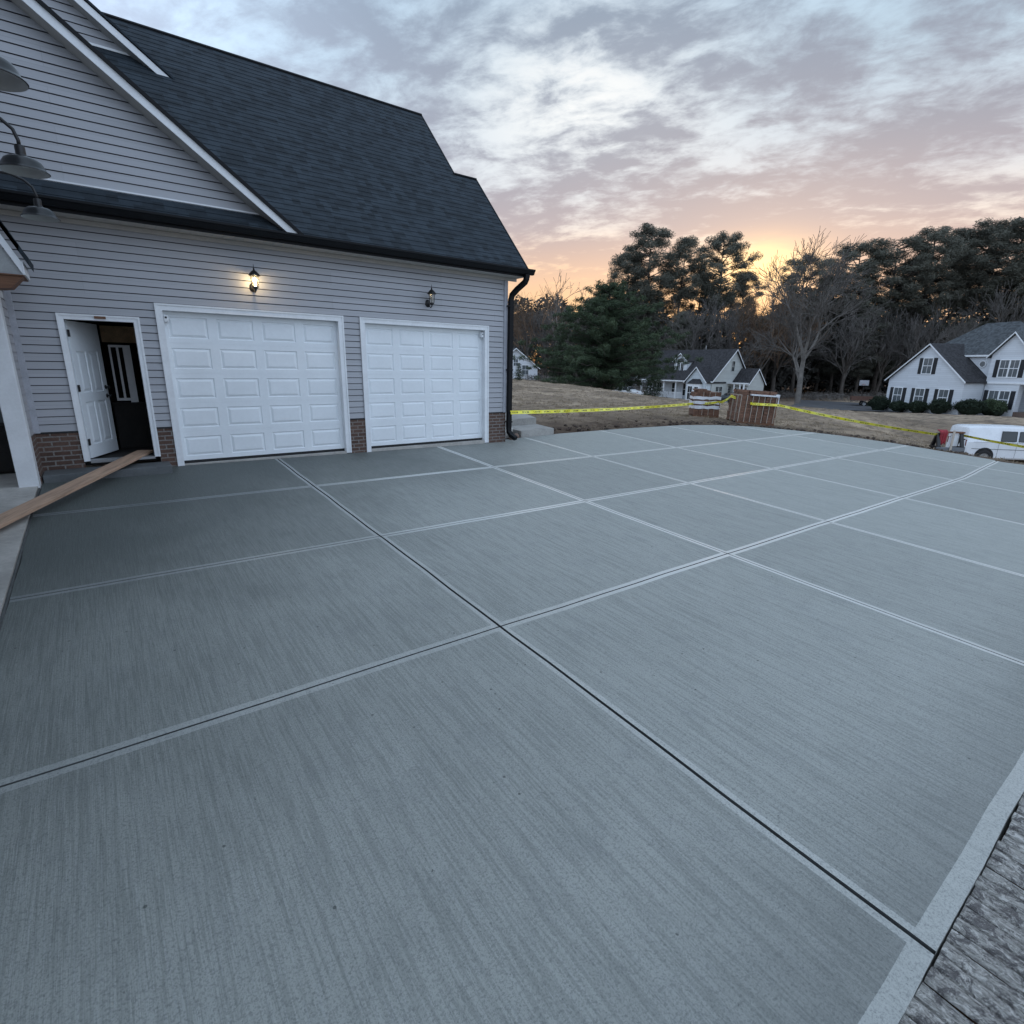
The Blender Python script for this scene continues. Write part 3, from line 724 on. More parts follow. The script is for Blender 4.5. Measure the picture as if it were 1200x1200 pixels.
# ------------------------------------------------------------------ wall lanterns
def emit_mat(name, col, st):
    m, nt, b = new_mat(name); tc = nd(nt, 'ShaderNodeTexCoord').outputs['Object']
    n = noise(nt, tc, 40, 2); lk(nt, mix(nt, n, tuple(c*.85 for c in col), col), b.inputs['Emission Color']); b.inputs['Emission Strength'].default_value = st
    b.inputs['Base Color'].default_value = (*col, 1); return m
M_bulb_on = emit_mat('lit_bulb', (1.0, .72, .36), 30)
M_bulb_off = plain('clear_bulb', (.5, .5, .48), .15, .05)
def lamp_glass():
    m, nt, b = new_mat('lantern_glass'); tc = nd(nt, 'ShaderNodeTexCoord').outputs['Object']
    t = nd(nt, 'ShaderNodeBsdfTransparent'); t.inputs[0].default_value = (.96, .95, .92, 1)
    g = nd(nt, 'ShaderNodeBsdfGlossy'); g.inputs['Roughness'].default_value = .05
    mx = nd(nt, 'ShaderNodeMixShader'); mx.inputs[0].default_value = .10
    r = nd(nt, 'ShaderNodeMapRange', i_3=.06, i_4=.14); lk(nt, noise(nt, tc, 30, 2), r.inputs[0]); lk(nt, r.outputs[0], mx.inputs[0])
    lk(nt, t.outputs[0], mx.inputs[1]); lk(nt, g.outputs[0], mx.inputs[2]); lk(nt, mx.outputs[0], nt.nodes['Material Output'].inputs[0])
    return m
M_lglass = lamp_glass()
def lantern(x, lit, label):
    t = empty('wall_lantern', (x, YW, 2.92)); tag(t, label, 'lantern', 'coach lanterns above the garage doors')
    b = MB(); b.lathe([(0, -.034), (.03, -.034), (.052, -.026), (.06, -.016), (.06, -.002), (0, -.002)], 20, axis='y')
    for v in b.v: v.z *= 1.25
    b.build('back_plate', M_iron, t, smooth=.7)
    b = MB(); b.tube([(0, -.03, 0), (0, -.07, -.055), (0, -.13, -.085), (0, -.18, -.07), (0, -.185, -.03)], .011, 10)
    b.build('arm', M_iron, t, smooth=True)
    cy = -.185
    b = MB(); b.lathe([(0, -.055), (.018, -.05), (.03, -.03), (.052, -.016), (.052, .0), (0, .0)], 6, (0, cy, 0)); b.build('base_cup', M_iron, t)
    b = MB()
    for k in range(6):
        a = math.pi/3*k; b.tube([(.05*math.cos(a), cy+.05*math.sin(a), 0), (.066*math.cos(a), cy+.066*math.sin(a), .175)], .0045, 5)
    b.lathe([(.060, .165), (.07, .165), (.07, .178), (.060, .178)], 6, (0, cy, 0)); b.build('cage', M_iron, t)
    b = MB(); b.lathe([(.046, .002), (.062, .17)], 6, (0, cy, 0)); b.build('glass', M_lglass, t)
    b = MB(); b.lathe([(.095, .168), (.094, .176), (.07, .205), (.045, .232), (.02, .248), (.013, .262), (.016, .272), (.010, .284), (.006, .30), (.003, .345), (0, .348)], 12, (0, cy, 0)); b.build('cap', M_iron, t, smooth=.6)
    b = MB(); b.lathe([(.0, .0), (.013, .0), (.013, .05), (0, .05)], 10, (0, cy, 0)); b.lathe([(0, .05), (.012, .052), (.026, .08), (.03, .1), (.024, .125), (.008, .14), (0, .142)], 14, (0, cy, 0))
    b.build('bulb', M_bulb_on if lit else M_bulb_off, t, smooth=True)
    if lit:
        l = bpy.data.lights.new('lantern_light', 'POINT'); l.energy = 20; l.color = (1, .74, .40); l.shadow_soft_size = .035
        lo = bpy.data.objects.new('lantern_light', l); C.objects.link(lo); lo.parent = t; lo.location = (0, cy-.0, .155-.04)
lantern(2.31, True, 'lit black coach lantern glowing warm yellow above the left garage door')
lantern(5.64, False, 'unlit black coach lantern on the siding above the right garage door')

# security cameras
def camera_pod(x, z, rz, label):
    t = empty('security_camera', (x, YW+.10, z), rz); tag(t, label, 'camera', 'small white cameras by the garage doors')
    b = MB(); b.bevbox(-.03, .03, -.10, -.02, -.05, .05, .012); b.build('body', M_white, t)
    b = MB(); b.lathe([(0, -.104), (.015, -.104), (.017, -.099), (.017, -.095)], 14, (0, 0, .015), axis='y'); b.build('lens', M_darkglass, t)
    b = MB(); b.box(-.012, .012, -.02, 0, -.015, .015); b.build('mount', M_white, t)
camera_pod(1.0, 2.345, -.25, 'small white security camera at the upper left corner of the left garage door')
camera_pod(6.985, 2.365, .25, 'small white security camera at the upper right corner of the right garage door')

# ------------------------------------------------------------------ left wing of the house with porch and barn lights
WB = Vector((-2.2, 6, -.2)); wing = tag(empty('house_wing', WB), 'left edge of the grey house with a white porch post and porch eave', 'house')
def wp(b, name, mats, parent=None, **kw):
    return b.build(name, mats, wing, loc=-WB, **kw) if parent is None else b.build(name, mats, parent, **kw)
b = MB()
lap_courses(b, 2.36, 5.6, .1131, lambda a, c: [((.6, 7.1), (.6, 7.1))], lambda x, o, z: (-.86+o, x, z)); wp(b, 'siding', [M_siding, M_lap], fix=False)
b = MB(); b.box(-6, -.865, .6, 7.1, 2.33, 5.6); b.box(-6, -2.3, .6, 9.2, -.4, 2.33); wp(b, 'wall', M_siding)
b = MB(); b.prism([(-.55, 5.55), (-.55, 5.62), (-3.6, 8.4), (-6.6, 5.62), (-6.6, 5.55)], 'y', .3, 7.4); wp(b, 'roof', M_shingle)
# return wall beside the entry door, brick base below
b = MB(); lap_courses(b, ZB, 3.6, .1131, lambda a, c: [((9.98, YW-.03), (9.98, YW-.03))], lambda x, o, z: (XL-.005+o-.012, x, z)); wp(b, 'siding', [M_siding, M_lap], fix=False)
b = MB(); b.box(-1.0, XL-.012, 9.97, YW-.02, -.2, 3.6); wp(b, 'wall', M_siding)
b = MB(); b.box(-1.02, XL+.004, 9.97, YW-.02, -.2, ZB); wp(b, 'brick_base', M_brick)
b = MB(); b.bevbox(-1.10, -.885, 9.70, 9.96, -.06, 2.62, .01); b.bevbox(-1.13, -.86, 9.67, 9.99, 2.45, 2.62, .012); wp(b, 'porch_post', M_corner if False else M_white)
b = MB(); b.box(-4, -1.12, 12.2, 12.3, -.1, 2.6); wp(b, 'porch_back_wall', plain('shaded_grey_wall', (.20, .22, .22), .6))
b = MB(); b.box(-4, -1.12, 9.76, 12.2, -.2, -.02); wp(b, 'porch_floor', M_conc_old)
b = MB(); b.bevbox(-3.6, -1.14, 11.1, 11.9, .0, .62, .04); b.box(-3.5, -1.2, 11.2, 11.8, .62, .7); wp(b, 'bench', M_dark)
# gabled porch eave: soffit of stained wood, white fascia, dark shingles
PY0, PY1 = 9.30, 9.95
def pz(x): return 2.70+1.9*(-.57-x)*1.12
b = MB(); b.prism([(-.57, 2.69), (-.57, 2.84), (-2.0, 2.84+2.13*1.43), (-2.0, 2.69+2.13*1.43)], 'y', PY0, PY0+.025); b.prism([(-.572, 2.69), (-.552, 2.69), (-.552, 2.84), (-.572, 2.84)], 'y', PY0, PY1); wp(b, 'fascia', M_white)
b = MB()
for k in range(16):
    x1 = -.50-k*.067; x0 = x1-.16; zz = 2.80+2.13*(-.50-x1)
    b.prism([(x1, zz), (x0, zz+2.13*.16), (x0, zz+2.13*.16+.07), (x1+.012, zz+.085)], 'y', PY0-.03, PY1)
wp(b, 'porch_roof', M_shingle)
b = MB(); b.prism([(-.58, 2.672), (-.71, 2.53), (-2, 2.36), (-2, 2.672)], 'y', PY0+.04, PY0+.32); b.box(-2.0, -.572, PY0+.025, PY1, 2.675, 2.69); b.box(-1.16, -.85, PY0+.05, PY1, 2.62, 2.672); wp(b, 'porch_soffit', M_brownwood)
b = MB(); b.poly([(-.58, PY0+.03, 2.70), (-2.0, PY0+.03, 2.70), (-2.0, PY0+.03, 5.6)]); wp(b, 'porch_gable', plain('grey_panel', (.35, .36, .36), .6))

M_enamel = plain('grey_enamel', (.012, .014, .016), .32, .15); M_enamel_in = plain('white_enamel', (.40, .41, .41), .45, .05)
def barn_light(c, label):
    t = empty('barn_light', (-.86, c[1], c[2]+.165)); LX = c[0]+.86; KX = LX/.63; tag(t, label, 'barn light', 'gooseneck barn lights along the left wall')
    b = MB(); b.lathe([(0, .03), (.05, .028), (.062, .014), (.062, 0)], 20, axis='x'); b.build('wall_plate', M_iron, t, smooth=.6)
    pts = [(.02, 0, .0)]+[(.04+.10*math.sin(a)*0+.06*k, 0, .0+.035*k*(1+.12*k)) for k, a in enumerate([0, .3, .6, .9])]
    pts = [(.02, 0, .0), (.10, 0, .02), (.20, 0, .075), (.30, 0, .135), (.40, 0, .165), (.50, 0, .16), (.57, 0, .125), (.615, 0, .07), (.63, 0, .0), (.63, 0, -.035)]
    pts = [(p[0]*KX, p[1], p[2]*.8) for p in pts]
    b = MB(); b.tube(pts, .0105, 10); b.build('gooseneck', M_iron, t, smooth=True)
    b = MB(); b.lathe([(0, -.025), (.022, -.025), (.026, -.035), (.026, -.075), (.032, -.085), (.032, -.095)], 20, (LX, 0, 0)); b.build('socket', M_iron, t, smooth=.5)
    prof = [(.03, -.088), (.06, -.090), (.095, -.100), (.122, -.122), (.138, -.152), (.148, -.182), (.160, -.203), (.172, -.212), (.174, -.216)]
    prof = [(r*.735, -.088+(z+.088)*.62) for r, z in prof]
    b = MB(); b.lathe(prof, 40, (LX, 0, 0)); b.lathe([(r-.004 if r > .03 else r, z-.004) for r, z in prof], 40, (LX, 0, 0), mi=1)
    b.build('lamp_shade', [M_enamel, M_enamel_in], t, smooth=.9, fix=False)
    b = MB(); b.lathe([(0, -.10), (.014, -.10), (.022, -.114), (.024, -.128), (.016, -.142), (0, -.146)], 16, (LX, 0, 0)); b.build('bulb', M_bulb_off, t, smooth=True)
barn_light((-.20, 6.24, 2.812), 'lowest and farthest of the three dark gooseneck barn lights at the left edge')
barn_light((-.19, 4.82, 2.812), 'middle one of the three dark gooseneck barn lights at the left edge')
barn_light((-.19, 3.45, 2.835), 'topmost barn light at the left edge with only half its pale shade in view')

# plank from the doorway down to the porch slab
def plank():
    a = Vector((.44, 10.86, .226)); c = Vector((-1.62, 6.85, -.115)); d = (c-a); L = d.length; d.normalize()
    b = MB(); b.bevbox(0, L, -.12, .12, -.019, .019, .004)
    o = b.build('wooden_plank', M_plank); x = d; z = Vector((0, 0, 1)); yv = z.cross(x).normalized(); z = x.cross(yv)
    o.matrix_world = Matrix(((x.x, yv.x, z.x, a.x), (x.y, yv.y, z.y, a.y), (x.z, yv.z, z.z, a.z), (0, 0, 0, 1)))
    tag(o, 'long bare wooden plank sloping from the open entry door to the porch slab', 'plank')
plank()

# concrete steps and rubble beside the house corner
def step(pts, z0, z1, label, mat=M_conc_step):
    bm = bmesh.new(); vs = [bm.verts.new((x, y, z0)) for x, y in pts]; f = bm.faces.new(vs)
    r = bmesh.ops.extrude_face_region(bm, geom=[f])
    for v in r['geom']:
        if isinstance(v, bmesh.types.BMVert): v.co.z = z1
    bmesh.ops.recalc_face_normals(bm, faces=bm.faces[:]); bmesh.ops.bevel(bm, geom=bm.edges[:], offset=.012, segments=2, affect='EDGES')
    b = MB(); b.take(bm); bm.free(); o = b.build('concrete_step', mat); tag(o, label, 'step', 'concrete steps beside the garage corner')
step([(8.42, 10.86), (9.62, 10.95), (9.92, 12.05), (8.6, 11.95)], -.22, .105, 'lower pale concrete step on the slab right of the black downspout')
step([(7.95, 11.95), (10.02, 12.2), (10.9, 14.1), (8.0, 14.15)], -.15, .27, 'upper concrete step just above the lower one beside the garage corner')
def rock(x, y, z, r, seed, mat, label, name='rock', sq=(1, .8, .7)):
    rr = random.Random(seed); bm = bmesh.new(); bmesh.ops.create_icosphere(bm, subdivisions=2, radius=1)
    for v in bm.verts:
        k = 1+rr.uniform(-.22, .18); v.co = Vector((v.co.x*sq[0], v.co.y*sq[1], v.co.z*sq[2]))*r*k
    b = MB(); b.take(bm); bm.free(); o = b.build(name, mat); o.location = (x, y, z); o.rotation_euler = (rr.uniform(-.3, .3), rr.uniform(-.3, .3), rr.uniform(0, 3)); tag(o, label, 'rock')
M_stone = plain('white_stone', (.60, .58, .55), .8, .15, 12, bmp=.4, bscale=40); M_redstone = plain('brown_stone', (.22, .15, .12), .85, .25, 12, bmp=.4, bscale=40)
rock(8.12, 11.05, .07, .19, 2, M_stone, 'whitish rock on top of the small heap at the foot of the downspout')
rock(8.28, 10.9, -.03, .12, 5, M_redstone, 'brown broken stone right of the downspout foot')
rock(8.02, 10.72, -.03, .10, 8, M_redstone, 'reddish stone lying at the mouth of the downspout', sq=(1.2, .8, .6))

# ------------------------------------------------------------------ weathered timber deck the photo is taken from
def deck_mat():
    m, nt, b = new_mat('weathered_boards'); t = nd(nt, 'ShaderNodeTexCoord'); tc = t.outputs['Object']
    g = noise(nt, mapping(nt, tc, (60, 14, 30)), 1.0, 8, .78, 1.8); li = noise(nt, mapping(nt, tc, (30, 22, 20)), 1.0, 7, .78, 1.2); bl = noise(nt, tc, 13, 5, .7, .6); fi = noise(nt, tc, 160, 3, .7)
    c = ramp(nt, g, [(.36, (.05, .045, .046)), (.46, (.27, .26, .24)), (.58, (.48, .465, .43)), (.7, (.72, .70, .65))])
    c = mix(nt, mth(nt, 'MULTIPLY', sstep(nt, li, .53, .58), .9), c, (.68, .66, .62))
    c = mix(nt, mth(nt, 'MULTIPLY', sstep(nt, bl, .5, .58), .75), c, (.06, .053, .058))
    c = mix(nt, mth(nt, 'MULTIPLY', sstep(nt, fi, .55, .7), .7), c, (.55, .55, .53))
    lk(nt, c, b.inputs['Base Color']); b.inputs['Roughness'].default_value = .8
    bump(nt, b, mth(nt, 'ADD', g, mth(nt, 'MULTIPLY', li, .8)), 1.0, .012); return m
def deck():
    b = MB(); x = .9; k = 0; rr = random.Random(5)
    while x < 6.5:
        w = rr.uniform(.075, .10); y1 = .256+rr.uniform(-.006, .006); seg = [(y1, -1.05+rr.uniform(-.5, .5)), None]
        ya = y1; yb = seg[0][1]
        for (p, q) in ((yb+.004, ya), (-3.0, yb-.004)):
            n = 14; zt = slab_z(x, .2)-.012+rr.uniform(-.006, .006); L = []
            for i in range(n+1):
                y = p+(q-p)*i/n; jx = rr.uniform(-.003, .003); jz = rr.uniform(-.003, .003); zb = zt+slab_z(0, y)-slab_z(0, .2)
                L.append([(x+.004+jx, y, zb-.014+jz), (x+.010+jx, y, zb-.002+jz), (x+w*.35, y, zb+.002+jz+rr.uniform(-.003, .003)), (x+w*.65, y, zb+jz+rr.uniform(-.003, .003)), (x+w-.009+jx, y, zb-.002+jz), (x+w-.002+jx, y, zb-.016+jz)])
            rows = [b.add([(pp[0], pp[1], pp[2]) for pp in l]) for l in L]
            for i in range(n):
                for j in range(5): b.f.append((rows[i]+j, rows[i]+j+1, rows[i+1]+j+1, rows[i+1]+j)); b.m.append(0)
            for l in (L[0], L[-1]): b.poly([l[0], l[1], l[4], l[5]]); b.poly([(l[0][0], l[0][1], l[0][2]-.03), l[0], l[5], (l[5][0], l[5][1], l[5][2]-.03)])
        x += w
    o = b.build('timber_deck', deck_mat(), fix=True); 
    j = MB()
    for yy in (.12, -1.05, -2.6): j.box(.9, 6.5, yy-.03, yy+.04, -.95, slab_z(3, yy)-.095)
    j.build('joist', M_brownwood, o)
    tag(o, 'weathered lichen covered timber boards along the near edge of the driveway', 'boards')
deck()

# ------------------------------------------------------------------ pallets of bricks
M_redbrick = brick_mat('red_brick', (.13, .066, .043), (.225, .12, .078), (.05, .035, .03), .20, .06, .006)
M_strap = plain('pale_strap', (.42, .36, .30), .5, .1); M_wrap = plain('white_plastic_wrap', (.72, .73, .76), .35, .12, 5, bmp=.3, bscale=14)
def brick_stack(b, w, d, z0, z1, rr, jit=.012):
    """courses of bricks on edge, each a little out of line"""
    n = max(1, int(round((z1-z0)/.1))); h = (z1-z0)/n
    for k in range(n):
        nx = int(round(w/.22)); bw = w/nx; ny = int(round(d/.22)); bd = d/ny
        for i in range(nx):
            for j in range(ny):
                if 0 < i < nx-1 and 0 < j < ny-1 and k < n-1: continue
                dx, dy = rr.uniform(-jit, jit), rr.uniform(-jit, jit)
                b.box(-w/2+i*bw+.004+dx, -w/2+(i+1)*bw-.004+dx, -d/2+j*bd+.004+dy, -d/2+(j+1)*bd-.004+dy, z0+k*h+.003, z0+(k+1)*h-.002)
def pallet(x, y, rz):
    return empty('brick_pallet', (x, y, gz(x, y)), rz)
rr = random.Random(9)
P1 = (19.45, 13.0); P2 = (19.45, 11.0)
PR1, PR2 = math.radians(-42), math.radians(-38)
t = pallet(*P1, PR1); tag(t, 'smaller stack of red bricks wrapped in white bands at the far slab edge', 'brick pallet')
b = MB(); b.box(-.5, .5, -.4, .4, .0, .02)
for yy in (-.4, -.03, .32): b.box(-.5, .5, yy, yy+.08, .02, .09)
b.build('pallet', M_brownwood, t)
b = MB(); brick_stack(b, 1.0, .8, .09, .98, rr); b.box(-.40, .1, -.38, .3, .98, 1.05); b.box(-.48, -.05, -.36, .2, 1.05, 1.10); b.build('brick_stack', M_redbrick, t)
for z, h in ((.40, .12), (.58, .11), (.76, .11)):
    b = MB(); n = 40; ring0 = []; ring1 = []
    for i in range(n):
        a = 2*math.pi*i/n; cx, cy = math.cos(a), math.sin(a); k = 1/max(abs(cx)/.525, abs(cy)/.425)
        w = .012*math.sin(9*a+z*30); ring0.append((cx*k, cy*k, z-h/2+w)); ring1.append((cx*k+.006*math.sin(13*a), cy*k, z+h/2+w*.6+.012*math.sin(5*a)))
    for i in range(n): b.poly([ring0[i], ring0[(i+1) % n], ring1[(i+1) % n], ring1[i]])
    b.build('wrap_band', M_wrap, t, fix=False)
b = MB()
for xx in (-.18, .06, .28): b.box(xx, xx+.015, -.415, .415, .09, 1.0)
b.build('strap', M_strap, t)
t = pallet(*P2, PR2); t.rotation_euler = (0, math.radians(3), PR2); t.scale = (1.12, 1.05, 1.0); tag(t, 'larger strapped stack of dark red bricks on a pallet beyond the slab', 'brick pallet')
b = MB(); b.box(-.62, .62, -.5, .5, .0, .02)
for yy in (-.5, -.04, .42): b.box(-.62, .62, yy, yy+.08, .02, .09)
b.build('pallet', M_brownwood, t)
b = MB(); brick_stack(b, 1.24, 1.0, .09, 1.02, rr, .016); brick_stack(b, 1.1, .9, 1.02, 1.22, rr, .03); b.build('brick_stack', M_redbrick, t)
b = MB()
for k in range(7): xx = -.6+k*.19; b.box(xx, xx+.016, -.53, .53, .08, 1.045)
for yy in (-.3, .1): b.box(-.645, .645, yy, yy+.016, .08, 1.05)
b.build('strap', M_strap, t)
b = MB(); b.bevbox(-.3, .62, -.56, -.40, 1.035, 1.09, .008); b.build('cover_board', M_wrap, t)

# ------------------------------------------------------------------ sawhorse with red jacket at the right edge of the slab
SX, SY = spot(1108, 531, 16.6)[:2]; SZ = gz(SX, SY)
rzs = math.atan2(-math.sin(YAW), math.cos(YAW))
sh = tag(empty('work_stand', (SX, SY, SZ), rzs-.1), 'dark folding work stand at the slab edge beside the white van', 'work stand')
H0 = .60
b = MB(); b.bevbox(-.22, .40, -.06, .06, H0-.05, H0, .008); b.build('top_rail', M_brownwood, sh)
for s in (-1, 1):
    b = MB(); x = -.34 if s < 0 else .33
    for yy in (-.2, .2): bar(b, (x-.02*s*0, 0, H0-.06), (x+(.0), yy, .0), .09, .06)
    b.box(x-.05, x+.05, -.2, .2, .1, .16); b.build('leg', M_iron, sh)
b = MB(); b.bevbox(-.42, .38, -.22, -.16, .02, .14, .01); b.build('foot_rail', M_steel if False else plain('grey_plastic', (.16, .17, .185), .5), sh)
b = MB(); b.bevbox(.05, .29, .0, .03, .15, H0-.08, .006); b.build('panel', M_white, sh)
b = MB(); bar(b, (.05, -.1, H0+.04), (-.06, -.26, .02), .06, .025); b.build('prop_board', M_strap, sh)
def jacket():
    b = MB(); n, mrow = 14, 12; rows = []
    for j in range(mrow+1):
        v = j/mrow; w = .115+.10*(1-v)**1.5-.02*math.sin(v*6); pts = []
        for i in range(n+1):
            u = i/n*2-1; fold = .022*math.sin(u*9+v*2)*(.3+v)
            y = -.075-fold if v > .12 else -.075+(.12-v)*1.0
            pts.append((-.22+u*w*.62, y, H0+.035-v*.42+.03*math.sin(u*4)*v))
        rows.append(b.add(pts))
    for j in range(mrow):
        for i in range(n): b.f.append((rows[j]+i, rows[j]+i+1, rows[j+1]+i+1, rows[j+1]+i)); b.m.append(0)
    o = b.build('red_jacket', plain('red_cloth', (.30, .03, .04), .85, .25, 8), smooth=True, fix=False)
    md = o.modifiers.new('thickness', 'SOLIDIFY'); md.thickness = .02
    o.location = (SX, SY, SZ); o.rotation_euler = (0, 0, rzs-.1); tag(o, 'red cloth hanging over the work stand near the white van', 'cloth')
jacket()

# ------------------------------------------------------------------ caution tape
def tape_mat():
    m, nt, b = new_mat('caution_tape'); uv = nd(nt, 'ShaderNodeUVMap', uv_map='tape').outputs[0]
    sx = nd(nt, 'ShaderNodeSeparateXYZ'); lk(nt, uv, sx.inputs[0])
    m1 = mth(nt, 'FRACT', mth(nt, 'MULTIPLY', sx.outputs[0], 1.0)); w = mth(nt, 'LESS_THAN', m1, .62)
    let = mth(nt, 'GREATER_THAN', noise(nt, mapping(nt, uv, (16, 3, 1)), 1.0, 1), .5)
    band = mth(nt, 'MULTIPLY', mth(nt, 'GREATER_THAN', sx.outputs[1], .25), mth(nt, 'LESS_THAN', sx.outputs[1], .75))
    f = mth(nt, 'MULTIPLY', mth(nt, 'MULTIPLY', w, let), band)
    tw = noise(nt, mapping(nt, uv, (1.2, .1, 1)), 1.0, 3)
    c = mix(nt, f, mix(nt, sstep(nt, tw, .35, .7), (.85, .76, .02), (1.0, .96, .22)), (.05, .05, .02))
    lk(nt, c, b.inputs['Base Color']); b.inputs['Roughness'].default_value = .35
    return m
def tape(wp, label, segs=26):
    V = []; F = []; UV = []; s = 0.0; prev = None; k = 0; W = .085
    for (a, c, sag) in wp:
        a = Vector(a); c = Vector(c)
        for i in range(segs+1):
            if i == 0 and V and (Vector(V[-2])-a).length < .2: continue
            u = i/segs; p = a.lerp(c, u); p.z -= sag*4*u*(1-u)
            tw = math.sin(p.x*1.1+p.y*.8)*.35+.3*math.sin(p.x*.37)
            d = (c-a).normalized(); side = d.cross(Vector((0, 0, 1))).normalized(); up = Vector((0, 0, 1))*math.cos(tw)+side*math.sin(tw)
            if prev is not None: s += (p-prev).length
            prev = p; V += [p-up*W/2, p+up*W/2]; UV += [(s*2.2, 0), (s*2.2, 1)]
    n = len(V)//2
    for i in range(n-1): F.append((2*i, 2*i+2, 2*i+3, 2*i+1))
    me = bpy.data.meshes.new('caution_tape'); me.from_pydata([tuple(v) for v in V], [], F); me.materials.append(M_tape)
    l = me.uv_layers.new(name='tape')
    for p in me.polygons:
        for li in p.loop_indices: l.data[li].uv = UV[me.loops[li].vertex_index]
    o = bpy.data.objects.new('caution_tape', me); C.objects.link(o); tag(o, label, 'tape', 'yellow caution tape around the new slab')
M_tape = tape_mat()
def on_stack(P, rz, lx, ly, z): c_, s_ = math.cos(rz), math.sin(rz); return Vector((P[0]+lx*c_-ly*s_, P[1]+lx*s_+ly*c_, gz(*P)+z))
p1 = on_stack(P1, PR1, -.56, -.3, .52); p1f = on_stack(P1, PR1, .0, -.45, .56); p1b = on_stack(P1, PR1, .55, -.42, .62)
p2 = on_stack(P2, PR2, -.76, .1, 1.0); p2m = on_stack(P2, PR2, -.2, -.60, .76); p2b = on_stack(P2, PR2, .78, -.58, .72)
sp = Vector((SX, SY, SZ)); sl = sp+Vector((math.cos(rzs)*-.36, math.sin(rzs)*-.36, H0-.1))
tape([((7.70, 10.345, .64), p1, .05)], 'yellow caution tape from the black downspout to the smaller brick stack')
tape([(p1, p1f, 0), (p1f, p1b, 0), (p1b, p2, .03)], 'yellow caution tape hanging between the two brick stacks')
tape([(p2, p2m, .02), (p2m, p2b, .0), (p2b, sl, .06)], 'yellow caution tape from the larger brick stack to the work stand')
sr = sp+Vector((math.cos(rzs)*.36, math.sin(rzs)*.36, H0-.10))
e = Vector(tuple(spot(1290, 536, 14.0))); tape([(sr, e, .05)], 'yellow caution tape from the work stand running right in front of the van')
# post holding the right end of the tape, out past the frame
b = MB(); b.tube([(e.x, e.y, gz(e.x, e.y)), (e.x, e.y, e.z+.1)], .03, 8); o = b.build('tape_stake', M_brownwood); tag(o, 'short wooden stake holding the right end of the caution tape', 'stake')

# ------------------------------------------------------------------ white passenger van
M_vanpaint = plain('white_van_paint', (.74, .76, .79), .28, .04, 1.5); M_vanglass = glass_mat('van_glass', (.035, .042, .045)); M_bumper = plain('grey_bumper', (.12, .125, .13), .5)
M_headl = plain('lamp_lens', (.6, .6, .58), .12, .05); M_tail = plain('tail_lens', (.16, .015, .015), .2, .1); M_rim = plain('steel_rim', (.42, .43, .44), .4, .1, metal=.6)
def wheel(parent, x, y, r, w, out):
    b = MB(); prof = [(r*.60, -w/2), (r*.9, -w/2), (r*.98, -w*.38), (r, -w*.2), (r, w*.2), (r*.98, w*.38), (r*.9, w/2), (r*.60, w/2)]
    b.lathe(prof, 28, axis='y'); wo = b.build('wheel', M_rubber, parent, smooth=.6); wo.location = (x, y, r)
    b = MB(); s = out
    b.lathe([(r*.62, s*w*.42), (r*.58, s*w*.46), (r*.52, s*w*.30), (r*.30, s*w*.26), (r*.22, s*w*.44), (r*.1, s*w*.46), (0, s*w*.46)], 24, axis='y')
    b.lathe([(r*.62, -w*.5), (r*.62, w*.5)], 24, axis='y')
    b.build('rim', M_rim, wo, smooth=.5)
def loft_body(b, secs, mi=0):
    """secs: list of (x, [(y, z) ...]) closed rings"""
    rings = [b.add([(x, y, z) for y, z in ring]) for x, ring in secs]; n = len(secs[0][1])
    for i in range(len(secs)-1):
        for k in range(n): b.f.append((rings[i]+k, rings[i]+(k+1) % n, rings[i+1]+(k+1) % n, rings[i+1]+k)); b.m.append(mi)
    b.f.append(tuple(rings[0]+k for k in range(n))); b.f.append(tuple(rings[-1]+k for k in range(n))); b.m += [mi, mi]
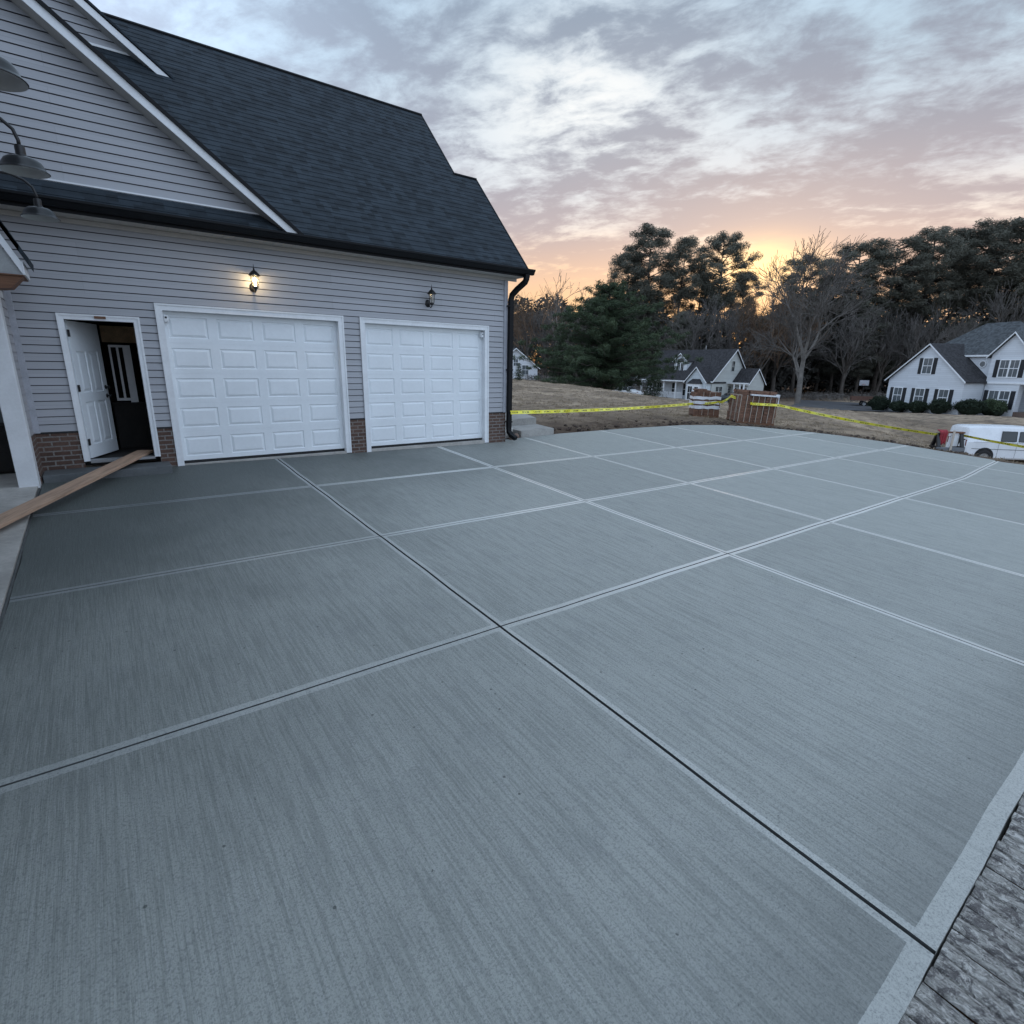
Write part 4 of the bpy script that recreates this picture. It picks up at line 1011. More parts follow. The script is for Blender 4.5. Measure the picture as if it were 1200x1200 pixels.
def van(loc, rz):
    """front toward +x, passenger side toward -y"""
    t = tag(empty('passenger_van', loc, rz), 'white passenger van with dark side windows parked below the far edge of the slab', 'van')
    L, W = 5.35, 1.98
    def ring(zb, zt, w, top_in, r=.12):
        h = w/2; zw = zb+(zt-zb)*.52
        half = [(-h+.06, zb), (-h, zb+.08), (-h, zw), (-h+.02, zw+.03), (-h+top_in, zt-r), (-h+top_in+.05, zt-r*.35), (-h+top_in+.15, zt)]
        return half+[(-y, z) for y, z in reversed(half)]
    secs = [(0.00, ring(.42, 1.88, W-.16, .10)), (.05, ring(.36, 2.00, W-.05, .12)), (.25, ring(.34, 2.07, W, .13)), (1.5, ring(.33, 2.10, W, .13)), (3.0, ring(.33, 2.10, W, .13)), (3.6, ring(.33, 2.06, W, .14)), (3.85, ring(.33, 1.98, W, .17)),
            (4.15, ring(.33, 1.62, W, .16)), (4.45, ring(.33, 1.28, W-.02, .10)), (4.9, ring(.34, 1.16, W-.06, .08)), (5.25, ring(.36, 1.05, W-.14, .08)), (5.35, ring(.45, .90, W-.26, .08))]
    b = MB(); loft_body(b, secs); body = b.build('body', M_vanpaint, t, smooth=.55)
    for s in (-1, 1):
        y = s*(W/2+.002)
        g = MB()
        for xa, xc in ((1.62, 2.36), (2.48, 3.22), (3.32, 3.92)):
            z0, z1 = 1.32, 1.86; yt = s*(W/2-.085); yb = s*(W/2+.004)
            xs2 = xc if xc < 3.9 else 3.62
            pts = [(xa, yb, z0), (xc, yb, z0), (xs2, yt, z1), (xa+.02, yt, z1)]
            q = MB(); q.poly(pts); q.poly([(p[0], p[1]-s*.012, p[2]) for p in pts]); w = q.build('window', M_vanglass, t, fix=False)
            f = MB(); 
            for i in range(4): f.tube([pts[i], pts[(i+1) % 4]], .012, 5)
            f.build('window_seal', M_rubber, w)
        for xx in (2.38, 3.26):
            h = MB(); h.bevbox(xx-.07, xx+.07, y-.02, y+.02, 1.12, 1.16, .01); h.bevbox(xx-.05, xx+.05, y-.03, y+.02, 1.14, 1.20, .01); h.build('door_handle', M_rubber, t)
        sm = MB()
        for xx in (1.55, 2.42, 3.27, 4.02): sm.box(xx-.006, xx+.006, y-s*.001-.002, y+s*.004, .42, 1.3)
        sm.box(.25, 4.6, min(y, y+s*.014), max(y, y+s*.014), .86, .885); sm.box(.3, 4.2, min(y-.002, y+s*.006), max(y-.002, y+s*.006), 1.24, 1.25)
        sm.build('body_trim', M_bumper, t)
        for xx in (.92, 4.42):
            a = MB(); a.lathe([(.40, s*.0), (.47, s*.004), (.48, s*.014), (.44, s*.016), (.40, s*.014)], 26, axis='y'); a.build('wheel_arch', M_rubber, t).location = (xx, y, .47)
            a = MB(); a.lathe([(0, s*.003), (.43, s*.003)], 26, axis='y'); a.build('wheel_well', M_dark, t).location = (xx, y, .47)
            wheel(t, xx, s*(W/2-.03), .40, .23, s)
            t.children[-1].location.z = .46
        m = MB(); m.bevbox(3.98, 4.12, y, y+s*.22, 1.22, 1.48, .03) if s > 0 else m.bevbox(3.98, 4.12, y+s*.22, y, 1.22, 1.48, .03); m.build('wing_mirror', M_rubber, t)
        hl = MB(); hl.bevbox(5.22, 5.31, s*.58-.16, s*.58+.16, .74, .92, .02); hl.build('headlight', M_headl, t)
        tl = MB(); tl.bevbox(-.012, .05, s*.84-.045, s*.84+.045, 1.0, 1.35, .02); tl.build('tail_light', M_tail, t)
    b = MB(); b.bevbox(-.14, .08, -.93, .93, .44, .64, .04); b.build('bumper', M_bumper, t)
    b = MB(); b.bevbox(5.2, 5.42, -.9, .9, .42, .66, .05); b.build('bumper', M_bumper, t)
    b = MB(); b.poly([(4.14, -.78, 1.66), (4.14, .78, 1.66), (3.87, .72, 1.97), (3.87, -.72, 1.97)]); b.poly([(4.43, -.86, 1.30), (4.43, .86, 1.30), (4.155, .79, 1.65), (4.155, -.79, 1.65)])
    for v in b.v: v.x += .02; v.z += .012
    b.build('windscreen', M_vanglass, t, fix=False)
    b = MB(); b.poly([(-.004, -.75, 1.3), (-.004, .75, 1.3), (.03, .70, 1.84), (.03, -.70, 1.84)]); b.build('rear_window', M_vanglass, t, fix=False)
    b = MB(); b.bevbox(5.31, 5.37, -.42, .42, .70, .90, .02); b.build('grille', M_rubber, t)
va = math.radians(10)
vd = RIGHT*math.cos(va)-AHEAD*math.sin(va); vp = spot(1115.5, 541, 31.2)
van((vp[0], vp[1], -3.21), math.atan2(vd[1], vd[0]))

# ------------------------------------------------------------------ cars in front of the far house
M_carpaint = plain('dark_car_paint', (.03, .04, .05), .22, .1); M_carwhite = plain('white_car_paint', (.7, .71, .72), .25, .05)
def sedan(loc, rz, paint, label):
    t = tag(empty('parked_car', loc, rz), label, 'car'); W = 1.78
    def ring(zb, zs, zt, win):
        h = W/2; half = [(-h+.05, zb), (-h, zb+.1), (-h, zs-.06), (-h+.05, zs), (-h+win, zt-.03), (-h+win+.12, zt)]
        return half+[(-y, z) for y, z in reversed(half)]
    b = MB(); loft_body(b, [(0, ring(.4, .68, .70, .10)), (.12, ring(.28, .84, .88, .09)), (.9, ring(.24, .92, .96, .09)), (1.25, ring(.24, .93, 1.12, .15)), (1.75, ring(.24, .93, 1.40, .26)), (2.5, ring(.24, .93, 1.44, .26)), (2.95, ring(.24, .93, 1.36, .25)), (3.45, ring(.24, .92, 1.02, .12)), (3.7, ring(.24, .90, .95, .10)), (4.35, ring(.28, .78, .82, .12)), (4.5, ring(.4, .62, .64, .14))])
    b.build('body', paint, t, smooth=.6)
    for s in (-1, 1):
        y = s*W/2
        for xa, xc, xd, xe in ((1.42, 2.3, 2.3, 1.78), (2.38, 3.25, 2.92, 2.38)):
            g = MB(); g.poly([(xa, y-s*.045, .97), (xc, y-s*.045, .97), (xd, y-s*.235, 1.36), (xe, y-s*.235, 1.36)]); g.build('window', M_darkglass, t, fix=False)
        for xx in (.85, 3.62): wheel(t, xx, s*(W/2-.06), .32, .2, s)
        h = MB(); h.bevbox(4.3, 4.45, s*.62-.18, s*.62+.18, .62, .74, .02); h.build('headlight', M_headl, t)
        h = MB(); h.bevbox(.02, .1, s*.65-.16, s*.65+.16, .70, .82, .02); h.build('tail_light', M_tail, t)
    g = MB(); g.poly([(3.44, -.72, 1.04), (3.44, .72, 1.04), (2.98, .60, 1.36), (2.98, -.60, 1.36)])
    for v in g.v: v.x += .015; v.z += .02
    g.build('windscreen', M_darkglass, t, fix=False)
    g = MB(); g.poly([(1.2, -.7, 1.12), (1.2, .7, 1.12), (1.72, .6, 1.38), (1.72, -.6, 1.38)])
    for v in g.v: v.x -= .02; v.z += .02
    g.build('rear_window', M_darkglass, t, fix=False)
def put(px, py, D, dz=0):
    p = spot(px, py, D); return (p[0], p[1], gz(p[0], p[1])+dz)
VA = YAW+math.atan(232/FPX)
def heading(az, turn):   # turn 0 = pointing right across the view at azimuth az
    return math.atan2(-math.sin(az), math.cos(az))+math.radians(turn)
sedan(put(839, 468, 64), heading(VA, 25), M_carpaint, 'dark parked car in front of the cream house between the two brick stacks')
sedan(put(750, 466, 72), heading(VA-.1, 150), M_carwhite, 'white parked car half hidden by the dark pine left of the cream house')

# ------------------------------------------------------------------ far houses
M_vinylw = siding_mat('white_far_siding', (.66, .69, .73), .2, .82); M_vinylg = siding_mat('cream_far_siding', (.50, .52, .50), .2, .82); M_vinylb = siding_mat('pale_far_siding', (.60, .66, .70), .2, .82)
M_roof2 = shingle_mat('grey_far_shingles', (.07, .077, .083), .2, .4); M_roof3 = shingle_mat('dark_far_shingles', (.036, .035, .038), .2, .4)
M_shutter = plain('dark_shutter', (.012, .014, .018), .5, .1)
def window(parent, x, y, z, w, h, shutters=False, double=False, nrm=(0, -1), frame=M_white, glass=M_glass, sash=True):
    """window on a wall facing -y (nrm (0,-1)) or +x (nrm (1,0)); x,y = centre on wall, z = sill"""
    rz = 0 if nrm == (0, -1) else math.pi/2
    def at_(o): o.location = (x, y, z); o.rotation_euler = (0, 0, rz)
    b = MB(); t = .09
    b.box(-w/2-t, -w/2, -.06, .02, -t, h+t); b.box(w/2, w/2+t, -.06, .02, -t, h+t); b.box(-w/2, w/2, -.06, .02, h, h+t); b.box(-w/2, w/2, -.075, .02, -t, 0)
    if sash: b.box(-w/2, w/2, -.045, .0, h*.49, h*.53)
    xs = [0] if double else []
    for xx in xs: b.box(xx-.07, xx+.07, -.05, .0, 0, h)
    for k in ((-w/4, w/4) if double else (0,)):
        b.box(k-.012, k+.012, -.03, -.005, 0, h)
    f = b.build('window', frame, parent); at_(f)
    g = MB(); g.box(-w/2+.001, w/2-.001, -.012, .01, .001, h-.001); g.build('pane', glass, f)
    if shutters:
        for s in (-1, 1):
            b = MB(); c = s*(w/2+t+.22); b.box(c-.2, c+.2, -.05, .0, -.05, h+.05)
            for k in range(8): b.box(c-.15, c+.15, -.06, -.05, .04+k*h/8, .04+k*h/8+h/14)
            at_(b.build('shutter', M_shutter, parent))
    return f
def gable_roof_y(parent, x0, x1, y0, y1, ze, zr, mat, ov=.3, t=.12, xa=None, name='roof'):
    """ridge runs along y; eaves at x0/x1"""
    xm = xa if xa is not None else (x0+x1)/2
    kl = (zr-ze)/(xm-x0); kr = (zr-ze)/(x1-xm)
    b = MB(); pl = [(x0-ov, ze-ov*kl), (xm, zr), (x1+ov, ze-ov*kr), (x1+ov, ze-ov*kr+t), (xm, zr+t*1.3), (x0-ov, ze-ov*kl+t)]
    b.prism(pl, 'y', y0-ov, y1+ov); r = b.build(name, mat, parent)
    b = MB(); w = .16
    b.prism([(x0-ov, ze-ov*kl-w+t), (xm, zr-w+t), (xm, zr+t*.9), (x0-ov, ze-ov*kl+t*.9)], 'y', y0-ov-.04, y0-ov-.002); b.prism([(xm, zr-w+t), (x1+ov, ze-ov*kr-w+t), (x1+ov, ze-ov*kr+t*.9), (xm, zr+t*.9)], 'y', y0-ov-.04, y0-ov-.002)
    b.build('rake_board', M_white, r); return r
def gable_roof_x(parent, x0, x1, y0, y1, ze, zr, mat, ov=.3, t=.12, ym=None, name='roof', right_only=False):
    ym = ym if ym is not None else (y0+y1)/2; kf = (zr-ze)/(ym-y0); kb = (zr-ze)/(y1-ym)
    b = MB(); b.prism([(y0-ov, ze-ov*kf), (ym, zr), (y1+ov, ze-ov*kb), (y1+ov, ze-ov*kb+t), (ym, zr+t*1.3), (y0-ov, ze-ov*kf+t)], 'x', x0-ov, x1+ov); r = b.build(name, mat, parent)
    b = MB(); w = .16; xe = x1+ov
    b.prism([(y0-ov, ze-ov*kf-w+t), (ym, zr-w+t), (ym, zr+t*.9), (y0-ov, ze-ov*kf+t*.9)], 'x', xe+.002, xe+.04); b.prism([(ym, zr-w+t), (y1+ov, ze-ov*kb-w+t), (y1+ov, ze-ov*kb+t*.9), (ym, zr+t*.9)], 'x', xe+.002, xe+.04)
    b.box(x0-ov, x1+ov, y0-ov-.03, y0-ov-.002, ze-ov*kf-.06, ze-ov*kf+t)
    b.build('rake_board', M_white, r); return r
def pent_wall(parent, poly, axis, a, c, mat, name='wall'):
    b = MB(); b.prism(poly, axis, a, c); return b.build(name, mat, parent)

def white_house():
    d = RIGHT*.226-AHEAD*.974; p = spot(1036.5, 474, 64)
    t = tag(empty('white_house', (p[0], p[1], p[2]-.0), math.atan2(d[1], d[0])), 'white two storey house with dark shutters and grey roof at the right edge', 'house')
    # garage wing
    pent_wall(t, [(0, -1.5), (8.8, -1.5), (8.8, 3.0), (4.4, 6.65), (0, 3.0)], 'y', 0, 9, M_vinylw)
    gable_roof_y(t, 0, 8.8, 0, 8, 3.0, 6.7, M_roof3)
    for x in (1.45, 4.15, 6.85): window(t, x, 0, .35, 1.0, 1.65, True)
    window(t, 4.4, 0, 3.65, 1.0, 1.6, True)
    # main block: hipped two storey body behind, gabled bay in front
    b = MB(); b.box(8.9, 12.1, 2.6, 3.2, -1.5, 2.8); b.box(8.9, 12.6, 2.6, 3.2, 2.8, 5.6); b.box(.8, 11.2, 3.2, 10.8, -1.5, 5.6); b.build('wall', M_vinylw, t)
    pent_wall(t, [(8.9, 5.6), (12.6, 5.6), (10.75, 7.6)], 'y', 2.6, 6.0, M_vinylw)
    gable_roof_y(t, 8.9, 12.6, 2.6, 7.0, 5.6, 7.65, M_roof2)
    b = MB(); b.box(8.85, 12.65, 2.52, 2.6, 2.75, 2.92); b.build('band_board', M_white, t)
    b = MB(); x0, x1, y0, y1 = .5, 11.5, 2.9, 11.1; ze, zr = 5.6, 9.1
    A = [(x0, y0, ze), (x1, y0, ze), (x1, y1, ze), (x0, y1, ze)]; R0 = (4.3, 7.0, zr); R1 = (7.6, 7.0, zr)
    b.poly([A[0], A[1], R1, R0]); b.poly([A[1], A[2], R1]); b.poly([A[2], A[3], R0, R1]); b.poly([A[3], A[0], R0]); b.poly([A[3], A[2], A[1], A[0]])
    r = b.build('roof', M_roof2, t)
    b = MB(); b.box(x0, x1, y0-.04, y0-.002, ze-.16, ze+.02); b.box(x0-.04, x0-.002, y0, y1, ze-.16, ze+.02); b.build('fascia', M_white, r)
    window(t, 10.45, 2.6, .35, 1.9, 1.7, True, True); window(t, 10.75, 2.6, 3.45, 1.7, 1.6, True, True)
    b = MB(); b.lathe([(.28, -.05), (.36, -.05), (.36, .0)], 20, axis='y'); v = b.build('round_vent', M_white, t); v.location = (7.75, 3.16, 4.7)
    b = MB(); b.lathe([(0, -.02), (.29, -.02)], 20, axis='y'); b.build('louvre', M_steel, v)
    # entry porch
    b = MB(); b.box(12.1, 15.5, 2.6, 4.5, -1.5, .1); b.build('porch', M_brick, t)
    b = MB(); b.box(12.65, 15.9, 2.5, 4.6, 2.75, 2.95); b.prism([(2.4, 2.95), (4.5, 3.8), (4.5, 2.95)], 'x', 12.66, 16); b.build('porch_roof', M_roof2, t)
    for x in (13.4, 15.3):
        b = MB(); b.bevbox(x-.09, x+.09, 2.7, 2.88, .1, 2.75, .015); b.build('porch_post', M_white, t)
    b = MB(); b.box(11.2, 15.8, 4.5, 4.6, -1.5, 5.6); b.build('wall', M_vinylw, t); b = MB(); b.box(13.3, 14.3, 4.44, 4.5, .1, 2.2); dd = b.build('front_door', plain('dark_door', (.05, .06, .07), .4), t)
    b = MB(); b.lathe([(0, -.07), (.035, -.06), (.02, -.01), (.0, 0)], 10, (13.4, 4.44, 1.1), axis='y'); b.build('door_knob', M_steel, dd)
    return t
WH = white_house()

def cream_house():
    c40, s40 = math.cos(math.radians(38)), math.sin(math.radians(38)); v = np.array([math.sin(VA), math.cos(VA)]); r = np.array([math.cos(VA), -math.sin(VA)])
    d = r*c40-v*s40; p = spot(832, 471, 73)
    t = tag(empty('cream_house', (p[0], p[1], p[2]), math.atan2(d[1], d[0])), 'one and a half storey cream house with dark roof and dormer behind the brick stacks', 'house')
    X0 = -13.5
    ze, zr, ym, y1 = 2.9, 6.9, 4.2, 7.6
    pent_wall(t, [(0.0, -1.5), (0.0, ze), (ym, zr), (y1, ze), (y1, -1.5)], 'x', -3.4, 0, M_vinylg)
    b = MB(); b.box(X0, -3.4, 1.7, y1, -1.5, ze); b.build('wall', M_vinylw, t)
    pent_wall(t, [(1.7, ze), (ym, zr-.1), (y1, ze)], 'x', X0, X0+.2, M_vinylg)
    rf = gable_roof_x(t, X0, 0, 0, y1, ze, zr, M_roof3, .32, ym=ym)
    b = MB(); b.tube([(-5.2, 4.4, 6.9), (-5.2, 4.4, 7.6)], .07, 8); b.build('vent_pipe', M_steel, rf)
    # front gable bay
    pent_wall(t, [(-3.55, -1.5), (-.15, -1.5), (-.15, 2.7), (-1.85, 4.45), (-3.55, 2.7)], 'y', -1.0, 1.8, M_vinylb)
    gable_roof_y(t, -3.55, -.15, -1.0, 2.6, 2.7, 4.5, M_roof3, .25)
    b = MB(); b.box(-2.9, -.8, -1.5, -1.0, -1.2, 2.35); bay = b.build('bay', M_white, t)
    b = MB(); b.poly([(-3.0, -1.6, 2.35), (-.7, -1.6, 2.35), (-1.2, -1.0, 3.0), (-2.5, -1.0, 3.0)]); b.poly([(-3.0, -1.6, 2.35), (-2.5, -1.0, 3.0), (-3.0, -1.0, 2.35)]); b.poly([(-.7, -1.6, 2.35), (-.7, -1.0, 2.35), (-1.2, -1.0, 3.0)]); b.poly([(-3, -1.6, 2.35), (-3, -1, 2.35), (-.7, -1, 2.35), (-.7, -1.6, 2.35)]); b.build('bay_roof', M_roof3, bay)
    window(t, -2.35, -1.5, .25, .75, 1.75, glass=M_darkglass); window(t, -1.3, -1.5, .75, .6, 1.2, glass=M_darkglass)
    # right gable end
    window(t, 0, 4.0, 4.1, .6, 1.3, nrm=(1, 0), frame=M_vinylg, glass=M_darkglass); window(t, 0, 1.5, .7, 1.3, 1.3, nrm=(1, 0), double=True, frame=M_vinylg, glass=M_darkglass); window(t, 0, 3.7, .9, .55, 1.2, nrm=(1, 0), frame=M_vinylg, glass=M_darkglass)
    # porch
    b = MB(); b.box(X0, -3.6, -.2, 1.7, -1.5, .1); b.build('porch_floor', M_conc_old, t)
    for x in (-4.0, -6.3, -8.6, -10.9, -13.2):
        b = MB(); b.box(x-.09, x+.09, -.02, .16, .1, 2.85); b.build('porch_post', M_white, t)
    b = MB(); b.box(X0, -5.0, .03, .09, .95, 1.02); b.box(X0, -5.0, .03, .09, .2, .26)
    x = X0
    while x < -5.0: b.box(x, x+.05, .04, .08, .26, .95); x += .13
    b.build('railing', M_white, t)
    window(t, -8.0, 1.7, .55, .95, 1.7, glass=M_darkglass); window(t, -5.9, 1.7, .55, .95, 1.7, glass=M_darkglass); window(t, -11, 1.7, .55, .95, 1.7, glass=M_darkglass)
    # roof dormer with arched window
    pent_wall(t, [(-7.9, 3.4), (-5.6, 3.4), (-5.6, 5.45), (-6.75, 6.35), (-7.9, 5.45)], 'y', 1.15, 4.6, M_vinylw, 'dormer')
    gable_roof_y(t, -7.9, -5.6, 1.15, 4.4, 5.45, 6.4, M_roof3, .22)
    f = window(t, -6.75, 1.15, 3.95, 1.25, 1.15, double=True, sash=False, glass=M_darkglass)
    b = MB(); n = 12; pts = [(.62*math.cos(math.pi*k/n), .62*math.sin(math.pi*k/n)) for k in range(n+1)]; b.prism(pts, 'y', -.045, .01); o = b.build('arch_pane', M_darkglass, f); o.location = (0, 0, 1.2)
    # side wing
    pent_wall(t, [(4.2, -1.5), (4.2, 2.5), (5.9, 4.3), (7.6, 2.5), (7.6, -1.5)], 'x', 0.003, 2.6, M_vinylg)
    gable_roof_x(t, .2, 2.6, 4.2, 7.6, 2.5, 4.35, M_roof3, .2, ym=5.9)
    b = MB(); b.box(.01, 2.7, 3.2, 4.2, 2.42, 2.58); b.build('porch_roof', M_white, t)
    for x in (1.05, 1.95, 2.55):
        b = MB(); b.box(x-.08, x+.08, 3.25, 3.41, -.3, 2.42); b.build('porch_post', M_white, t)
    b = MB(); b.box(1.2, 1.95, 4.15, 4.2, 0, 2.1); b.build('side_door', M_dark, t); window(t, .6, 4.2, .7, .5, 1.2, glass=M_darkglass); window(t, 2.25, 4.2, .7, .4, 1.2, glass=M_darkglass)
    return t
cream_house()
def small_house(px, py, D, turn, w, dpt, ze, zr, label, mat):
    p = spot(px, py, D); t = tag(empty('distant_house', (p[0], p[1], p[2]), heading(YAW+math.atan((px-600)/FPX), turn)), label, 'house')
    pent_wall(t, [(-w/2, -2), (w/2, -2), (w/2, ze), (0, zr), (-w/2, ze)], 'y', 0, dpt, mat); gable_roof_y(t, -w/2, w/2, 0, dpt, ze, zr+.05, M_roof2, .35)
    window(t, -w*.2, 0, .8, 1.0, 1.4); window(t, w*.22, 0, .8, 1.0, 1.4); window(t, 0, 0, ze+.2, .7, 1.0)
small_house(604, 445, 84, 10, 7.0, 9, 1.9, 4.6, 'small white gabled house far off right of the black downspout', M_vinylw)
small_house(757, 452, 96, 25, 4.2, 7, 1.5, 3.3, 'small white gabled house glimpsed behind the dark pine left of the cream house', M_vinylw)
# ------------------------------------------------------------------ foliage
def foliage_mat(name, dark, light, rough=.75):
    m, nt, b = new_mat(name); tc = nd(nt, 'ShaderNodeTexCoord').outputs['Object']
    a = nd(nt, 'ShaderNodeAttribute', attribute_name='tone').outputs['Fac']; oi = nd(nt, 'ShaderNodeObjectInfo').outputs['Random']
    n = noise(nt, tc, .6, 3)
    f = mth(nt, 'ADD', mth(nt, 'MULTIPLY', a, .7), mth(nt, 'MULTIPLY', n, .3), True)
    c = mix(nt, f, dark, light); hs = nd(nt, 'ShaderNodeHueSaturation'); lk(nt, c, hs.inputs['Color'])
    r = nd(nt, 'ShaderNodeMapRange', i_3=.8, i_4=1.2); lk(nt, oi, r.inputs[0]); lk(nt, r.outputs[0], hs.inputs['Value'])
    lk(nt, hs.outputs[0], b.inputs['Base Color']); b.inputs['Roughness'].default_value = rough; b.inputs['Specular IOR Level'].default_value = .2
    return m
M_pine = foliage_mat('pine_needles', (.062, .066, .056), (.19, .188, .15)); M_evergreen = foliage_mat('evergreen_needles', (.022, .036, .022), (.072, .098, .052))  # pine colours lifted paler, painting distance haze into the far trees
M_twig = foliage_mat('bare_twigs', (.105, .096, .09), (.22, .20, .182), .9); M_graytwig = foliage_mat('shaded_twigs', (.09, .083, .078), (.18, .165, .155), .9); M_tawny = foliage_mat('tawny_twigs', (.11, .075, .052), (.22, .15, .105), .9)
M_bark = plain('bark', (.085, .072, .062), .9, .3, 3, bmp=.5, bscale=14); M_palebark = plain('pale_bark', (.17, .155, .14), .9, .25, 3, bmp=.4, bscale=14)
M_box = foliage_mat('boxwood_leaves', (.012, .020, .014), (.035, .050, .030)); M_wood = foliage_mat('far_wood_foliage', (.05, .05, .046), (.105, .098, .086))

def tris_object(name, cen, siz, tone, mat, parent, flat=0.0, aspect=.28):
    """many small blades: one triangle each, centre cen, length siz"""
    n = len(cen); d = nrs.normal(size=(n, 3)); d[:, 2] *= (1-flat); d /= np.linalg.norm(d, axis=1)[:, None]+1e-9
    e = nrs.normal(size=(n, 3)); e -= d*(e*d).sum(1)[:, None]; e /= np.linalg.norm(e, axis=1)[:, None]+1e-9
    s = siz[:, None]; V = np.stack([cen-d*s*.5-e*s*aspect*.5, cen-d*s*.5+e*s*aspect*.5, cen+d*s*.5+e*s*aspect*.2, cen+d*s*.5-e*s*aspect*.2], 1).reshape(-1, 3)
    me = bpy.data.meshes.new(name); me.vertices.add(4*n); me.vertices.foreach_set('co', V.ravel())
    me.loops.add(4*n); me.loops.foreach_set('vertex_index', np.arange(4*n)); me.polygons.add(n); me.polygons.foreach_set('loop_start', np.arange(n)*4); me.polygons.foreach_set('loop_total', np.full(n, 4))
    me.update(); me.materials.append(mat); a = me.attributes.new('tone', 'FLOAT', 'FACE'); a.data.foreach_set('value', np.clip(tone, 0, 1))
    o = bpy.data.objects.new(name, me); C.objects.link(o)
    if parent is not None: o.parent = parent
    return o
def clump(c, r, n, s, flat=.6):
    p = nrs.normal(size=(n, 3)); p /= np.linalg.norm(p, axis=1)[:, None]; p *= (nrs.rand(n)**.45)[:, None]
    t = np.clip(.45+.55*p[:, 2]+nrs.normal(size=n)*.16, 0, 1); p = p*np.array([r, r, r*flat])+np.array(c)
    return p, s*(.6+.8*nrs.rand(n)), t

PROTO = empty('tree_store')   # removed again below: only copies stay
def make_pine(seed, H=24.0, crown0=.55, spread=3.9, n=42, blades=260, dense=.92, bs=.36):
    rr = random.Random(seed); t = empty('pine_tree')
    b = MB(); pts = []; k = 9; lean = (rr.uniform(-.5, .5), rr.uniform(-.5, .5))
    for i in range(k+1):
        u = i/k; pts.append(Vector((lean[0]*u*u*1.6+rr.uniform(-.1, .1)*(u > 0), lean[1]*u*u*1.6+rr.uniform(-.1, .1)*(u > 0), H*.97*u)))
    rad = [.30*(1-u/k*.86) if u else .38 for u in range(k+1)]
    b.tube(pts, rad, 8)
    def on(z):
        f = max(0, min(k-1e-3, z/(H*.97)*k)); i = int(f); return pts[i].lerp(pts[i+1], f-i)
    P = []; S = []; T = []; zc = H*(1+crown0)/2*.985; hz = H*(1-crown0)/2
    for j in range(n):                                      # limbs carry needle clumps filling a rounded crown
        v = 2*(j+.5)/n-1; a = j*2.4+rr.uniform(-.5, .5); env = math.sqrt(max(0.04, 1-v*v*.92))
        if v < 0: env *= .82+.25*rr.random()
        L = spread*env*rr.uniform(.45, 1.08); z = zc+hz*v*.95; base = on(max(H*crown0*.9, z-L*rr.uniform(.15, .5))); ctr = on(min(z, H*.96))
        tip = Vector((ctr.x+math.cos(a)*L, ctr.y+math.sin(a)*L, z)); mid = base.lerp(tip, .5)+Vector((0, 0, -.1*L*rr.uniform(0, .6)))
        b.tube([base, mid, tip], [.085, .055, .02], 5, cap=False)
        for q, rk_ in ((tip, rr.uniform(.95, 1.5)), (mid.lerp(tip, .5)+Vector((rr.uniform(-.8, .8), rr.uniform(-.8, .8), rr.uniform(0, .5))), rr.uniform(.6, 1.1))):
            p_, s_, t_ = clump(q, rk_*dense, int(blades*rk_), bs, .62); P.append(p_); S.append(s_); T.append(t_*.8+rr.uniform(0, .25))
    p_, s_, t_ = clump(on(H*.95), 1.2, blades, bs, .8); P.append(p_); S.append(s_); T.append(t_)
    for j in range(7):                                      # dead snags below the crown
        z = H*rr.uniform(.2, crown0); a = rr.uniform(0, 6.3); q = on(z); L = rr.uniform(.5, 1.6); b.tube([q, q+Vector((math.cos(a)*L, math.sin(a)*L, .1))], [.035, .012], 4, cap=False)
    b.build('trunk', M_bark, t, smooth=True, fix=False)
    tris_object('crown', np.concatenate(P), np.concatenate(S), np.concatenate(T), M_pine, t, .2, .16)
    return t
def make_bare(seed, H=14.0, mat=None, bark=None, levels=5, spread=.55, kids=3, rmin=.014, fork=.24):
    rr = random.Random(seed); t = empty('bare_tree'); tk = MB(); tw = MB(); tone = []
    def grow(p, d, L, r, lv):
        n = 3; pts = [p]; q = p; dd = d
        for i in range(n):
            dd = (dd+Vector((rr.uniform(-1, 1), rr.uniform(-1, 1), rr.uniform(-.5, .8)))*.13).normalized(); q = q+dd*L/n; pts.append(q)
        target = tk if lv >= levels-1 else tw
        f0 = len(target.f); target.tube(pts, [max(rmin, r*(1-.38*i/n)) for i in range(n+1)], 7 if lv >= levels-1 else (4 if lv > 1 else 3), cap=False)
        if target is tw: tone.extend([min(1, .25+.13*lv+rr.uniform(-.15, .25))]*(len(tw.f)-f0))
        if lv == 0: return
        nk = kids+(1 if rr.random() < .5 else 0)
        for i in range(nk+ (2 if lv == levels else 0)):
            at = pts[rr.randint(1, n)] if i else pts[n]
            if lv == levels: at = pts[1].lerp(pts[n], rr.uniform(.1, 1))
            a = rr.uniform(0, 6.283); perp = dd.orthogonal().normalized(); perp = Matrix.Rotation(a, 3, dd) @ perp
            ang = rr.uniform(.35, 1.0)*spread*1.7; nd_ = (dd*math.cos(ang)+perp*math.sin(ang)+Vector((0, 0, .12))).normalized()
            grow(at, nd_, L*rr.uniform(.58, .82), max(rmin, r*rr.uniform(.42, .6)), lv-1)
    grow(Vector((0, 0, -.3)), Vector((rr.uniform(-.06, .06), rr.uniform(-.06, .06), 1)), H*.34, H*.019, levels)
    tk.build('trunk', bark or M_palebark, t, smooth=True, fix=False)
    tw.build('crown', mat or M_twig, t, fix=False, attr={'tone': tone})
    return t
